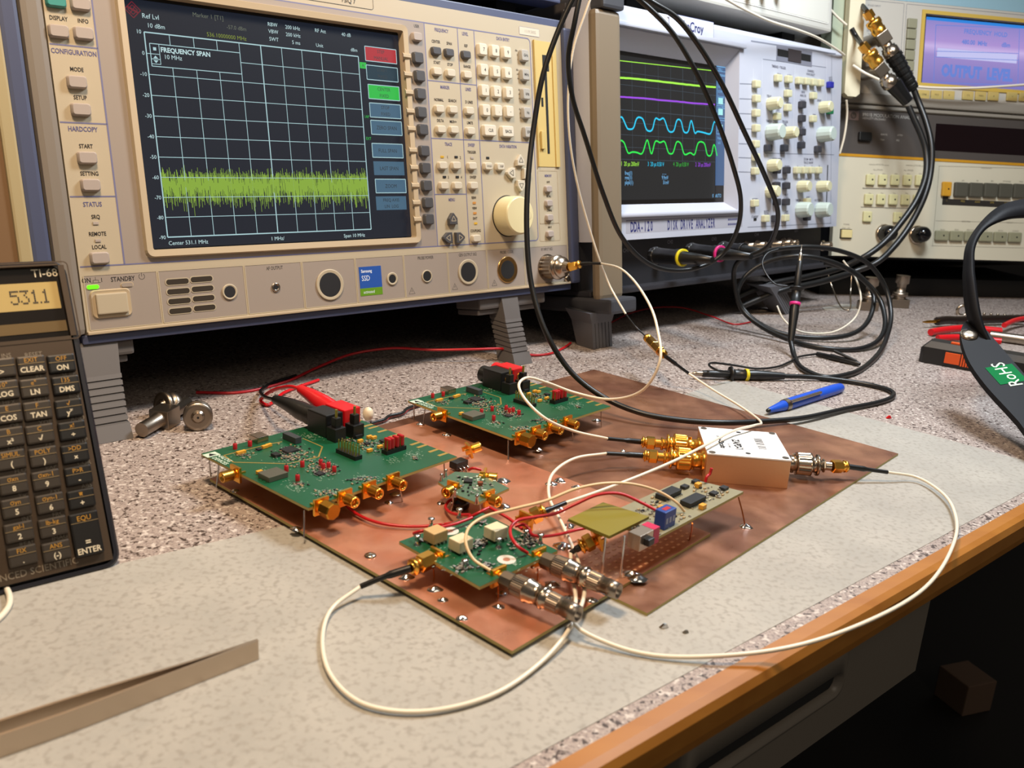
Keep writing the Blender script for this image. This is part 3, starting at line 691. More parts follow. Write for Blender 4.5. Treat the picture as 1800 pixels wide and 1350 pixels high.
def bnc_adapter(M, m, label, L=40):
    """M: x points away from the box, origin on its face centre"""
    t = thing('bnc_adapter', label, 'connector', M @ V((0, 0, -7)), 'adapters on the splitter box'); k = L/40
    g = G(M); g.lathe((0, 0, 0), (1, 0, 0), [(0, 6.4), (1.5, 6.4), (1.5, 4.9), (12*k, 4.9), (12*k, 6.3)], 24, True); g.cyl((8*k, 0, 4), (8*k, 0, 6.4), 1).cyl((8*k, 0, -4), (8*k, 0, -6.4), 1); g.build('jack', m, t)
    g = G(M); g.lathe((0, 0, 0), (1, 0, 0), [(10*k, 6.6), (10*k, 7.2), (11*k, 7.2)], 24, True); g.lathe((0, 0, 0), (1, 0, 0), [(11*k, 7.0), (20*k, 7.3)], 44, False, ribs=(0, 99, .5))
    g.lathe((0, 0, 0), (1, 0, 0), [(20*k, 7.4), (21*k, 7.4), (21*k, 5.2), (25*k, 5), (25*k, 6.8), (26.5*k, 6.8), (26.5*k, 3.6), (30*k, 3.2)], 28, True); g.build('bayonet_shell', m, t)
    g = G(M); hexnut(g, V((0, 0, 0)), V((1, 0, 0)), 29.5*k, 31.5*k, 4.4); g.lathe((0, 0, 0), (1, 0, 0), [(31*k, 2.9), (36*k, 2.9)], 18, True); g.build('thread', m, t)
    return t
zc = 9.2
mA = ZP.M @ Matrix.Translation((0, 38, zc)) @ Matrix.Rotation(PI, 4, 'Z'); mB = ZP.M @ Matrix.Translation((0, 12.7, zc)) @ Matrix.Rotation(PI, 4, 'Z'); mC = ZP.M @ Matrix.Translation((50.8, 22, zc))
bnc_adapter(mA, GOLD, 'gold adapter on the left side of the splitter box, the rear of two', 32); bnc_adapter(mB, GOLD, 'gold adapter on the left side of the splitter box, the front of two', 32)
bnc_adapter(mC, NICK, 'nickel adapter on the right side of the splitter box', 34)

# ================================================================== white test cables
TC = 'thin white coaxial test cables'
dL3 = R3o @ V((-1, 0, 0))
pa = J3['left']+dL3*4; s1 = at(722, 999, 13.5); s2 = at(634, 1031, 6)
q1_, q0_ = mB @ V((38, 0, 0)), mB @ V((27, 0, 0))
c = cable('coaxial_cable', 'white coaxial cable looping over the frosted sheet nearest the camera, from the relay board', 'cable',
    [s2, at(585, 1068, 3), at(567, 1118, 2), at(582, 1188, 2), at(640, 1238, 2), at(740, 1251, 2), at(860, 1224, 2), at(950, 1165, 2.5), at(1003, 1102, 5.5), at(1027, 1045, 7.5), at(1018, 992, 7), at(990, 925, 8), at(965, 872, 10), at(972, 832, 12), at(1010, 806, 14), at(1066, 797, 13)], .95, WHITEC, TC)
sleeve(c, [s1, (s1+s2)/2+V((0, 0, .6)), s2]); sma_plug(c, pa, s1-pa, L=(s1-pa).length)
s3, s4 = at(1066, 797, 13), mB @ V((38, 0, 0)); sleeve(c, [s4, (s3+s4)/2, s3]); sma_plug(c, mB @ V((29, 0, 0)), s4-mB @ V((29, 0, 0)), L=9)
t1 = at(1068, 771, 16)
AN = Face((-237.32666, 583.04666, 122.90341), .756010, .152395)
def w_for(Fc, u, v, xpx):
    lo, hi = 0.0, 150.0
    for _ in range(40):
        m = (lo+hi)/2; P = Fc.P(u, v, m)-CPOS; x = 900+F_PX*P.dot(CR)/P.dot(CF)
        if x < xpx: lo = m
        else: hi = m
    return (lo+hi)/2
ru, rv = AN.uv(962, 470); rw = w_for(AN, ru, rv, 1001); rtip = AN.P(ru, rv, rw)
DR = (rtip-CPOS).dot(CF)
e1 = dp(1057, 463, DR-22)
c = cable('coaxial_cable', 'white coaxial cable from the analyzer input, looping over the back green board to the splitter', 'cable',
    [e1, dp(1092, 473, DR-95), dp(1130, 515, DR-180), dp(1155, 575, DR-245), dp(1160, 635, DR-262), dp(1132, 684, DR-250), dp(1072, 702, DR-225), dp(1010, 690, DR-212), dp(960, 672, DR-225), dp(926, 664, DR-240), dp(912, 676, DR-250), dp(921, 699, DR-258), at(955, 733, 34), at(1010, 758, 22), t1], .95, WHITEC, TC)
m1 = mA @ V((38, 0, 0)); sleeve(c, [m1, (m1+t1)/2, t1]); sma_plug(c, mA @ V((29, 0, 0)), m1-mA @ V((29, 0, 0)), L=9)
g1 = dp(1021, 464, DR-6); sleeve(c, [g1, (g1+e1)/2+V((0, 0, .3)), e1]); sma_plug(c, rtip, g1-rtip, L=(g1-rtip).length)
o1 = mC @ V((31, 0, 0)); o2 = at(1489, 820, 10.5); o3 = at(1560, 830, 7)
yj = pj+dj*3; y2 = at(1003, 972, 10)
c = cable('coaxial_cable', 'white coaxial cable from the right splitter port curving out over the bench edge and back', 'cable',
    [o3, at(1612, 839, 4), at(1658, 868, 4), at(1681, 912, 5), at(1674, 962, 6), at(1625, 1034, 7), at(1530, 1090, 7), at(1400, 1135, 6), at(1280, 1152, 4), at(1150, 1152, 2), at(1070, 1131, 3), at(1012, 1099, 6), at(1012, 1050, 6.5), at(1004, 1000, 8), y2], .95, WHITEC, TC)
sleeve(c, [o2, (o2+o3)/2, o3]); sma_plug(c, o1, o2-o1, L=(o2-o1).length)
y1 = at(1019, 962, 13); sleeve(c, [y1, y2], sub=0); sma_plug(c, yj, y1-yj, L=max(7, (y1-yj).length))
k1, k2 = at(994, 884, 17), at(940, 906, 15)
j1, j2 = at(1137, 593, 34), at(1167, 624, 31); s5 = at(1210, 656, 16)
c = cable('coaxial_cable', 'white coaxial cable crossing over the splitter lid from the gold joiner on the bench', 'cable',
    [s5, at(1250, 683, 10), at(1298, 712, 7), at(1328, 733, 8), at(1338, 744, 14), at(1325, 748, 24), at(1290, 757, 25), at(1243, 781, 25), at(1190, 808, 25), at(1130, 834, 23), at(1060, 861, 20), k1], .95, WHITEC, TC)
sleeve(c, [k2, k1]); pbk = J3['back']+(R3o @ V((1, 0, 0)))*5; sma_plug(c, pbk, k2-pbk, L=max(8, (k2-pbk).length))
sleeve(c, [at(1169, 626, 31), s5]); jm = (j1+j2)/2; sma_plug(c, jm, j2-jm, L=(j2-jm).length); G().cyl(jm-(j2-jm)*.25, jm+(j2-jm)*.25, 3.4, n=14).build('joiner', GOLD, c)
c = cable('coaxial_cable', 'white coaxial cable hanging from above past the analyzer corner down to the gold joiner', 'cable',
    [dp(1048, -30, 700), dp(1028, 25, 705), dp(1008, 85, 712), dp(999, 160, 722), dp(1001, 240, 735), dp(1014, 320, 752), dp(1034, 395, 772), dp(1055, 461, 790), dp(1064, 484, 803), dp(1073, 505, 806), dp(1100, 552, 790)], .95, WHITEC, TC)
sleeve(c, [dp(1100, 552, 790), dp(1118, 575, 775), j1], .75); sma_plug(c, jm, j1-jm, L=(j1-jm).length)

# thin wires on the boards
c = cable('hookup_wire', 'thin beige wire arching from the relay board to the grey-green board', 'wire',
    [at(862, 1003, 16), at(832, 983, 19), at(819, 955, 24), at(823, 930, 28), at(850, 909, 30), at(905, 894, 32), at(960, 880, 34), at(1010, 860, 37), at(1060, 850, 38), at(1112, 851, 36), at(1160, 865, 31), at(1190, 884, 26), at(1203, 899, 21)], .75, BEIGEC)
RG = 'red hook-up wires on the copper boards'
def red(label, pts, r=.85): return cable('hookup_wire', label, 'wire', pts, r, REDW, RG, sub=6, n=7)
red('red wire coming out from under the large green board towards the relay board', [at(600, 880, 8), at(625, 902, 6), at(662, 918, 6), at(710, 925, 5.5), at(760, 924, 6), at(810, 916, 12), at(842, 901, 18), at(860, 892, 19)])
red('short red wire from the left pin of the relay board', [at(727, 938, 18), at(738, 934, 20), at(765, 929, 20), at(800, 921, 18), at(830, 910, 18)])
red('red wire curling round beneath the tiny dark green board', [at(826, 905, 16), at(806, 905, 12), at(790, 900, 8), at(783, 890, 7), at(790, 880, 8), at(800, 877, 9)])
red('short red wire dropping from the solder joint to the back of the relay board', [at(860, 892, 19), at(878, 902, 19), at(895, 912, 18), at(910, 924, 17), at(918, 930, 17)])
red('red wire looping down onto the right end of the relay board', [at(927, 972, 16), at(912, 962, 20), at(899, 945, 22), at(898, 927, 23), at(910, 915, 24), at(940, 909, 25), at(975, 903, 26), at(1010, 887, 30), at(1050, 870, 34), at(1090, 868, 34), at(1130, 885, 30), at(1168, 905, 26)])
red('red wire from the relay board passing behind the yellow square', [at(905, 925, 20), at(920, 922, 21), at(930, 930, 20), at(934, 939, 18), at(948, 943, 16), at(985, 939, 12), at(1012, 932, 10), at(1040, 926, 10)])
red('short red wire above the tiny dark green board', [at(824, 826, 14), at(832, 823, 16), at(846, 826, 15)])
c = cable('power_wire', 'long thin red wire running in the dark under the analyzer', 'wire',
    [at(345, 690, 1), at(420, 690, 1), at(500, 672, 1), at(560, 645, 3), at(620, 622, 8), at(690, 612, 12), at(760, 615, 12), at(830, 614, 13), at(882, 613, 12), at(912, 618, 6), at(935, 624, 2), at(965, 622, 1.5), at(990, 612, 1.5), at(1003, 603, 1.5)], 1.2, REDW)
c = cable('power_wire', 'thin red wire on the bench behind the scope foot', 'wire',
    [at(1072, 568, 1), at(1110, 550, 5), at(1150, 541, 8), at(1200, 541, 8), at(1250, 556, 3), at(1290, 570, 1.2), at(1320, 566, 1.2)], .9, REDW)
tw = thing('twisted_pair', 'red and black wire pair lying between the two green boards', 'wire', at(690, 735, 2))
for s, m in ((0, BLACKRUB), (1, REDW)):
    pts = []
    for i, (x, y) in enumerate(((652, 744), (662, 741), (676, 737), (684, 731), (697, 728), (708, 725), (716, 718), (728, 713), (742, 709))): pts.append(at(x, y, 3+s*-1.2)+V((0, 0, 0))+V((.8, -.8, 0))*s)
    G().tube(pts, 1.1, 8, 5).build('black_wire' if s == 0 else 'red_wire', m, tw)
p = at(647, 737, 3); g = G(); g.ball(p+V((0, 0, 4)), 4.0, 12, sz=1.3); tag(g.build('nylon_standoff', mat('milky_nylon', '#DCCFB4', .4)), 'small milky nylon standoff by the back corner of the front green board', 'standoff')

# banana plugs in the front evaluation board
def plug(name, label, m, pts, rad, wire):
    t = thing(name, label, 'plug', pts[0]); G().tube(pts, rad, 16, 6).build('grip', m, t); G().tube(wire, 1.3, 8, 8).build('wire', m if m is not DARK else BLACKRUB, t); return t
by = E1.M.to_3x3() @ V((0, 1, 0))
def rad_(t): return 3.0+min(1, t*1.6)*3.2
r0, r1 = at(528, 684, 32), E1.M @ V((E1.xy(617, 755)[0]-.5, E1.xy(617, 755)[1]+15, 8))
plug('banana_plug', 'red banana plug with ribbed grip in the front green board', REDP, [r0, r0.lerp(r1, .35)+V((0, 0, .5)), r0.lerp(r1, .7), r1], rad_, [r0, at(515, 680, 31), at(498, 681, 26), at(480, 686, 18), at(466, 695, 8), at(458, 704, 2), at(470, 712, 1.5), at(500, 690, 1.5), at(560, 668, 1.5)])
b0, b1 = at(484, 702, 24), E1.M @ V((E1.xy(586, 765)[0]-.5, E1.xy(586, 765)[1]+20, 7.5))
plug('banana_plug', 'black banana plug in the front green board beside the red one', DARK, [b0, b0.lerp(b1, .4)+V((0, 0, .4)), b0.lerp(b1, .75), b1], rad_, [b0, at(472, 700, 18), at(461, 694, 10), at(460, 685, 3), at(480, 673, 1.5), at(520, 660, 1.5)])

# ================================================================== black cables
BC = 'black probe and test cables'
c = cable('probe_cable', 'black cable in front of the analyzer, sweeping over the copper sheet to the yellow-ringed probe', 'cable',
    [dp(1018, -25, 640), dp(985, 45, 645), dp(955, 130, 650), dp(938, 225, 655), dp(928, 320, 655), dp(926, 410, 655), dp(934, 500, 655), dp(960, 585, 652), dp(1005, 655, 655), at(1062, 699, 16), at(1130, 727, 10), at(1200, 739, 8), at(1270, 743, 8), at(1340, 741, 6), at(1410, 735, 4.5), at(1490, 718, 3), at(1545, 707, 2.5), at(1568, 698, 2.5), at(1567, 688, 2.5), at(1540, 679, 2.5), at(1490, 670, 2.5), at(1430, 663, 3.5), at(1378, 661, 4.5)], 2.15, BLACKRUB, BC, n=10)
c = cable('probe_cable', 'black cable in one tall loop over the oscilloscope screen and back up by the analyzer', 'cable',
    [dp(1090, -30, 680), dp(1125, 0, 690), dp(1180, 55, 705), dp(1225, 130, 720), dp(1262, 215, 740), dp(1288, 290, 760), dp(1302, 350, 780), dp(1297, 400, 800), dp(1276, 440, 820), dp(1250, 461, 822), dp(1210, 474, 815), dp(1165, 473, 800), dp(1130, 457, 785), dp(1092, 415, 765), dp(1060, 340, 740), dp(1028, 240, 715), dp(1006, 170, 700), dp(999, 100, 690), dp(1010, 40, 680), dp(1022, -20, 675)], 2.1, BLACKRUB, BC, n=10)
c = cable('probe_cable', 'black cable arching from the top across the oscilloscope controls to the pink-ringed plug', 'cable',
    [dp(1100, -25, 670), dp(1148, 5, 680), dp(1190, 32, 695), dp(1225, 75, 705), dp(1270, 150, 725), dp(1310, 235, 750), dp(1345, 310, 780), dp(1367, 370, 805), dp(1362, 410, 830), dp(1346, 436, 850), dp(1315, 450, 862)], 2.2, BLACKRUB, BC, n=10)
def probe_plug(name, label, p0, p1, ring, rm):
    d = p1-p0; L = d.length; t = thing(name, label, 'plug', p0-V((0, 0, 9)))
    g = G(); g.lathe(p0, d, [(0, 8.2), (3, 9), (6, 9), (7, 8)], 24, False, ribs=(0, 6.5, .5)); g.lathe(p0, d, [(7, 8), (L*.42, 7.2), (L*.42, 8.0), (L*.5, 8.0)], 24, True); g.build('bayonet_collar', DARK, t)
    G().lathe(p0, d, [(L*.5, 8.1), (L*.5, 8.5), (L*.53, 8.5), (L*.53, 8.0)], 24, True).build('ring', rm, t)
    g = G(); g.lathe(p0, d, [(L*.53, 6.6), (L*.7, 5.4), (L, 3.2), (L, 2.2)], 20, True); g.build('boot', BLACKRUB, t)
    G().text('CE  10M', 0, 0, 3, 0).build('x', INK, t) if False else None
    return t
YEL = mat('yellow_ring', '#D8C81C', .4); PNK = mat('pink_ring', '#D22A7C', .4)
probe_plug('probe_plug', 'black probe plug with a yellow ring in the oscilloscope input row', dp(1148, 449, 868), dp(1252, 457, 800), 0, YEL)
probe_plug('probe_plug', 'black probe plug with a pink ring in the oscilloscope input row', dp(1212, 441, 920), dp(1320, 451, 850), 0, PNK)
probe_plug('probe_plug', 'black plug at the right of the oscilloscope input row', dp(1268, 438, 955), dp(1345, 444, 905), 0, DARK)
def scope_probe(label, tip, col, end, ring, cabl=None, up=V((0, 0, 1))):
    """tip metal, shaft, collar, ring, boot: straight from tip to end"""
    d = end-tip; L = d.length; t = thing('scope_probe', label, 'probe', end-V((0, 0, 2)), 'oscilloscope probes'); s = L/110
    g = G(); g.lathe(tip, d, [(-8*s, .25), (0, .4), (1*s, 1.1), (5*s, 2.2), (12*s, 2.3)], 14, True); g.build('tip', NICK, t)
    G().lathe(tip, d, [(12*s, 2.6), (13*s, 3.0), (44*s, 3.6), (45*s, 3.2)], 18, True).build('shaft', DARK, t)
    G().lathe(tip, d, [(44*s, 4.2), (45*s, 7.2), (46.5*s, 7.6), (48*s, 5.4), (50*s, 4.9)], 24, True).build('finger_guard', DARK, t)
    G().lathe(tip, d, [(50*s, 4.8), (63*s, 4.6), (63*s, 4.9), (66*s, 4.9)], 18, True).build('body', DARK, t)
    G().lathe(tip, d, [(63*s, 5.0), (63*s, 5.5), (66.5*s, 5.5), (66.5*s, 5)], 20, True).build('ring', ring, t)
    G().lathe(tip, d, [(66.5*s, 4.6), (72*s, 4.8), (76*s, 4.9), (104*s, 3.4), (110*s, 3.1)], 18, True).build('boot', BLACKRUB, t)
    return t
pt1 = scope_probe('black oscilloscope probe with a yellow ring lying on the bench behind the copper sheet', at(1216, 656, 5.5), 0, at(1378, 661, 4.5), YEL)
G().tube([at(1282, 655, 10), at(1262, 651, 14), at(1247, 643, 12), at(1252, 638, 10), at(1290, 642, 6), at(1330, 648, 3), at(1365, 645, 2.5), at(1388, 636, 2.5), at(1405, 627, 2.5), at(1436, 622, 3)], 1.1, 8, 6).build('ground_lead', BLACKRUB, pt1)
pt2 = scope_probe('black oscilloscope probe with a pink ring standing upright against its coiled cable', dp(1408, 442, 900), 0, dp(1390, 600, 885), PNK)
G().tube([dp(1384, 503, 890), dp(1364, 500, 890), dp(1347, 482, 895), dp(1340, 462, 900), dp(1348, 446, 905), dp(1368, 438, 910)], .9, 8, 6).build('ground_lead', BLACKRUB, pt2)
al = thing('alligator_clip', 'black insulated alligator clip on the end of the probe ground lead', 'clip', at(1470, 632, 0))
p0, p1 = at(1436, 622, 3), at(1512, 640, 3); d_ = (p1-p0)
G().lathe(p0, d_, [(0, 2.4), (d_.length*.3, 2.6), (d_.length*.32, 3.6), (d_.length*.95, 2.4), (d_.length, 1.6)], 8, True).build('jaw', DARK, al)
G().tube([p0.lerp(p1, .38)+V((0, 0, 7)), p0.lerp(p1, .6)+V((0, 0, 5)), p0.lerp(p1, .9)+V((0, 0, 2))], 1.6, 8, 4).build('lever', DARK, al)
c = cable('probe_cable', 'coiled black cable of the upright pink-ringed probe, looped beneath the oscilloscope', 'cable',
    [dp(1390, 600, 885), dp(1396, 625, 872), dp(1414, 650, 858), dp(1448, 663, 850), dp(1492, 658, 862), dp(1532, 635, 895), dp(1558, 595, 935), dp(1566, 550, 965), dp(1556, 505, 975), dp(1528, 465, 965), dp(1480, 442, 950), dp(1420, 434, 935), dp(1365, 438, 925), dp(1320, 452, 890)], 2.6, BLACKRUB, BC, n=10)
c = cable('probe_cable', 'black cable lying in two flatter coils behind the upright probe', 'cable',
    [dp(1330, 448, 930), dp(1300, 458, 945), dp(1290, 478, 960), dp(1293, 510, 965), dp(1305, 545, 968), dp(1340, 575, 955), dp(1395, 600, 930), dp(1450, 612, 915), dp(1505, 614, 918), dp(1545, 597, 940), dp(1556, 565, 965), dp(1543, 520, 985), dp(1505, 482, 985), dp(1455, 458, 975), dp(1400, 450, 970), dp(1345, 462, 985), dp(1310, 486, 990), dp(1296, 520, 990), dp(1318, 556, 980), dp(1370, 585, 960), dp(1440, 594, 950), dp(1500, 586, 960), dp(1530, 556, 985), dp(1534, 515, 1000), dp(1505, 480, 1000), dp(1450, 462, 990)], 2.7, BLACKRUB, BC, n=10)
c = cable('test_lead', 'thin white cable curved behind the black coils', 'cable', [dp(1482, 458, 1010), dp(1502, 485, 1010), dp(1513, 520, 1005), dp(1508, 550, 995), dp(1485, 574, 975), dp(1450, 586, 955), dp(1405, 582, 955), dp(1378, 562, 975), dp(1366, 538, 990)], 1.0, WHITEC)

# ================================================================== things lying on the bench
pen = thing('pen', 'blue ballpoint pen lying on the bench behind the splitter box', 'pen', at(1415, 700, 0))
p0, p1 = at(1349, 722, 4), at(1479, 681, 4); d_ = p1-p0; L = d_.length; PB = mat('blue_pen_plastic', '#1E4FC0', .3)
G().lathe(p0, d_, [(L*.22, 4.6), (L*.26, 5), (L*.9, 4.8), (L*.98, 4.2), (L, 3)], 20, True).build('barrel', PB, pen)
G().lathe(p0, d_, [(0, 1.3), (L*.02, 2.0), (L*.20, 4.4), (L*.22, 4.6)], 20, True).build('push_end', PB, pen)
G().lathe(p0, d_, [(-.6, .9), (0, 1.5), (L*.02, 2.0)], 12, True).build('tip', DARK, pen)
G().lathe(p0, d_, [(L*.20, 4.9), (L*.245, 5.2)], 20, True).build('band', NICKD, pen)
nn = V((-d_.y, d_.x, 0)).normalized(); mp_ = Matrix(((d_.normalized().x, nn.x, 0, p0.x), (d_.normalized().y, nn.y, 0, p0.y), (0, 0, 1, 4), (0, 0, 0, 1)))
G(mp_).box(L*.22, -5.8, 3.2, L*.62, -3.6, 5.2, bev=.4).build('clip', NICKD, pen)
tw = thing('tweezers', 'flat steel tweezers lying on their side in the near left corner', 'tweezers', at(300, 1215, 0))
def blade(px, z1, nm, th=1.1):
    P = smooth([at(x, y, .4) for x, y in px], 6); L = []
    for i, p in enumerate(P):
        d = (P[min(i+1, len(P)-1)]-P[max(i-1, 0)]).normalized(); n = V((-d.y, d.x, 0)); t = i/(len(P)-1); zz_ = z1
        L.append([p-n*th/2, p+n*th/2, p+n*th/2+V((0, 0, zz_)), p-n*th/2+V((0, 0, zz_))])
    return G().loft(L, sm=False).build(nm, STEEL, tw)
blade(((454, 1158), (340, 1203), (220, 1250), (110, 1292), (0, 1331), (-150, 1385), (-300, 1440)), 8.4, 'blade')
blade(((454, 1155), (345, 1192), (230, 1228), (110, 1266), (0, 1303), (-150, 1352), (-300, 1405)), 8.0, 'blade')
# left hand connectors
tt = thing('tee_adapter', 'nickel T adapter lying in the shade under the left end of the analyzer', 'adapter', at(286, 745, 0))
p0, p1 = at(249, 756, 6), at(329, 709, 8); d_ = p1-p0; L = d_.length
g = G(); g.lathe(p0, d_, [(0, 4.8), (1, 4.8), (L*.32, 4.8), (L*.34, 5.4), (L*.36, 5.4)], 20, True); g.lathe(p0, d_, [(L*.62, 5.4), (L*.66, 4.8), (L, 4.8), (L, 3.8)], 20, True); g.build('jack', NICKD, tt)
xx, yy, zz_ = frame(d_); pc = p0.lerp(p1, .49)
G(Matrix(((zz_.x, xx.x, yy.x, pc.x), (zz_.y, xx.y, yy.y, pc.y), (zz_.z, xx.z, yy.z, pc.z), (0, 0, 0, 1)))).box(-7.2, -7, -6.4, 7.2, 7, 6.4, bev=.4).build('body', NICKD, tt)
def round_plug(px, py, z, d, label, r=9.5):
    p = at(px, py, z); t = thing('coaxial_plug', label, 'connector', p-V((0, 0, z))); d = V(d)
    g = G(); g.lathe(p-d*12, d, [(0, r-1.5), (3, r), (6, r), (6.6, r-1), (8, r-1), (8.6, r), (12, r), (12, r-2.2)], 30, True); g.build('collar', NICKD, t)
    G().lathe(p-d*1.5, d, [(0, r-2.3), (.5, r-3.5), (.5, 4.6), (2.0, 4.4), (2.4, 3.2), (4, 3)], 24, True).build('centre', NICK, t)
    G().lathe(p+d*2.5, d, [(0, .8), (.1, .8)], 10).build('bore', MATT, t)
    return t
round_plug(348, 733, 10, (.35, -.93, .1), 'round nickel plug facing the camera beside the T adapter')
round_plug(285, 712, 10, (-.5, -.8, .2), 'nickel plug half hidden behind the T adapter', 9)
# binder clip, far connectors
bc = thing('binder_clip', 'steel binder clip on a slip of paper at the back of the bench', 'clip', at(1485, 545, 0))
G().tube([dp(1452, 470, 1180), dp(1463, 505, 1175), dp(1482, 543, 1165), dp(1492, 545, 1160), dp(1495, 515, 1165), dp(1497, 480, 1170)], 1.0, 6, 5).build('handle', NICK, bc)
P_ = zpoly([(1445, 540), (1478, 534), (1512, 536), (1508, 545), (1450, 545)], .5)
G().loft([[V((p.x, p.y, .1)) for p in P_], P_], sm=False).build('paper', mat('white_paper', '#B9B4AA', .7), bc)
for px, py, lab in ((1524, 545, 'brass and nickel connector standing at the back of the bench, nearer the black coils'), (1578, 540, 'nickel connector standing in the dark at the back of the bench')):
    p = at(px, py, 0); t = thing('bench_connector', lab, 'connector', p); G().box(p.x-12, p.y-8, .2, p.x+12, p.y+8, 12, bev=1).build('base', NICKD, t)
    G().lathe(p+V((0, 0, 12)), (0, 0, 1), [(0, 8), (4, 8), (4, 10), (9, 10), (9, 6), (20, 6), (22, 9), (32, 9)], 20, True).build('barrel', NICKD, t)
# black knife / cutter with orange parts, red handled pliers, probe with brown grip, chain
P0, P1 = at(1613, 636, 0), at(1745, 660, 0); aa = math.atan2((P1-P0).y, (P1-P0).x); TB = Matrix.Translation(P0) @ Matrix.Rotation(aa, 4, 'Z')
ORG = mat('orange_plastic', '#D8541A', .4)
tb = thing('folding_tool', 'black plastic tool case with ribbed orange slider on the right of the bench', 'tool', P0)
g = G(TB); g.loft([[(4, 0, .3), (96, 0, .3), (96, 26, .3), (4, 26, .3), (0, 22, .3), (0, 4, .3)], [(3, 0, 17), (96, 0, 17), (96, 26, 17), (3, 26, 17), (0, 22, 15), (0, 4, 15)], [(8, 4, 23), (96, 4, 23), (96, 22, 23), (8, 22, 23), (6, 20, 22), (6, 6, 22)]], sm=False); g.build('case', DARK, tb)
g = G(TB); g.box(24, -1.0, 4, 38, .5, 15, bev=.3)
for i in range(8): g.box(39+i*2.3, -1.8, 3.5, 40.5+i*2.3, .5, 15.5)
g.build('slider', ORG, tb); G(TB).box(26, 7, 22.5, 36, 12, 24.5, bev=.4).build('latch', ORG, tb)
pl = thing('pliers', 'red handled pliers lying behind the black tool case', 'pliers', at(1680, 585, 0))
G().tube([at(1636, 584, 5), at(1660, 580, 6), at(1700, 577, 7), at(1760, 582, 7)], 4.2, 10, 5).build('handle', REDP, pl)
G().tube([at(1648, 594, 4), at(1690, 593, 5), at(1760, 600, 6)], 3.6, 10, 5).build('handle', REDP, pl)
G().tube([at(1740, 590, 6), at(1800, 598, 6), at(1850, 606, 6)], 6, 8, 4).build('jaws', NICKD, pl)
ir = thing('soldering_iron', 'slim brass-tipped iron with taped black grip lying at the back right', 'tool', at(1670, 570, 0))
p0, p1 = at(1622, 566, 8), at(1708, 562, 8); d_ = p1-p0; L = d_.length
G().lathe(p0, d_, [(0, .7), (8, 1.8), (L*.3, 2.2)], 12, True).build('tip', mat('brass', '', .25), ir)
G().tube([p0.lerp(p1, .28), p0.lerp(p1, .45)+V((0, 0, 1)), p0.lerp(p1, .7), p1, at(1800, 560, 8)], 5.2, 10, 5).build('grip', mat('glossy_dark_brown', '#1C130F', .2), ir)
cable('test_lead', 'red and black flexible lead end at the right edge of the bench', 'cable', [at(1765, 572, 9), at(1785, 563, 11), at(1815, 558, 11), at(1860, 556, 11)], 3.2, REDP)
ch = thing('ball_chain', 'small metal key ring and chain at the back right of the bench', 'chain', at(1700, 545, 0))
p = at(1692, 546, 6); G().tube([p+V((7*math.cos(a*PI/8), 0, 7*math.sin(a*PI/8))) for a in range(17)], 2.2, 8, 0).build('ring', NICK, ch)
for i in range(9): G().ball(at(1706+i*12, 550+i*.8, 2.2), 2.2, 8).build('bead', NICKD, ch)
# crumbs
for nm, px, py, m, lab, r in (('solder_crumb', 1167, 1103, SOLD, 'tiny shiny solder crumb on the frosted sheet', 1.6), ('wire_offcut', 1205, 1112, mat('dull_lead', '#77736C', .4, .5), 'dull grey wire offcut on the frosted sheet', 1.1),
                              ('wire_offcut', 1562, 735, REDP, 'tiny red wire offcut at the corner of the frosted sheet', 1.8)):
    p = at(px, py, .5); rs = random.Random(px)
    g = G(); g.loft([[p+V((r*1.4*math.cos(a), r*.7*math.sin(a)*rs.uniform(.6, 1.2), 0)) for a in (0, 1, 2, 3, 4, 5)], [p+V((r*.5*math.cos(a)+.3, r*.4*math.sin(a), r*1.2)) for a in (0, 1, 2, 3, 4, 5)]], sm=False); tag(g.build(nm, m), lab, 'offcut')
p = at(1738, 682, 3.2); t = thing('small_component', 'small blue and gold electronic part lying on the bench by the headband', 'component', p-V((0, 0, 3)))
G().cyl(p, p+V((6, 3, 0)), 3.0, 2.8, 14).build('body', mat('blue_plastic', '', .4), t); G().cyl(p-V((3, 1.5, 0)), p, 1.4, 1.6, 10).build('cap', GOLD, t)

# headband magnifier at the right edge
HBK = mat('headband_black', '#0C0C10', .6, spec=.2)
hb = thing('headband_magnifier', 'black plastic headband magnifier with a green sticker, cut off by the right edge', 'headband', at(1800, 790, 0))
pA, pB_ = dp(1703, 589, 700), dp(1880, 815, 585); dAB = (pB_-pA).normalized(); nP = (-CF+V((0, 0, -.12))); nP = (nP-dAB*nP.dot(dAB)).normalized(); wP = nP.cross(dAB)
HM = Matrix(((dAB.x, wP.x, nP.x, pA.x), (dAB.y, wP.y, nP.y, pA.y), (dAB.z, wP.z, nP.z, pA.z), (0, 0, 0, 1))); HI = HM.inverted()
def hp(x, y, w=0.0):
    O = pA+nP*w; d = ray(x, y); q = HI @ (CPOS+d*((O-CPOS).dot(nP)/d.dot(nP))); return q.x, q.y
HP_ = smooth([V((*hp(x, y), 0)) for x, y in ((1700, 563), (1712, 562), (1724, 570), (1770, 622), (1830, 692), (1900, 780), (1915, 815), (1900, 835), (1860, 825), (1790, 740), (1735, 680), (1706, 640), (1694, 612), (1689, 588), (1692, 572), (1700, 563))], 3)
g = G(HM); g.loft([[(p.x, p.y, -5) for p in HP_[:-1]], [(p.x, p.y, 0) for p in HP_[:-1]]], sm=False); g.build('arm', HBK, hb)
G(HM).lathe((0, 0, 0), (0, 0, 1), [(0, 7), (1.2, 6.8), (2.2, 5.6), (2.5, 2.5)], 28, True).build('rivet', NICK, hb)
ol = [(1728, 600), (1703, 559), (1695, 497), (1696, 467), (1701, 432), (1724, 395), (1758, 364), (1800, 352), (1870, 350), (1940, 380)]
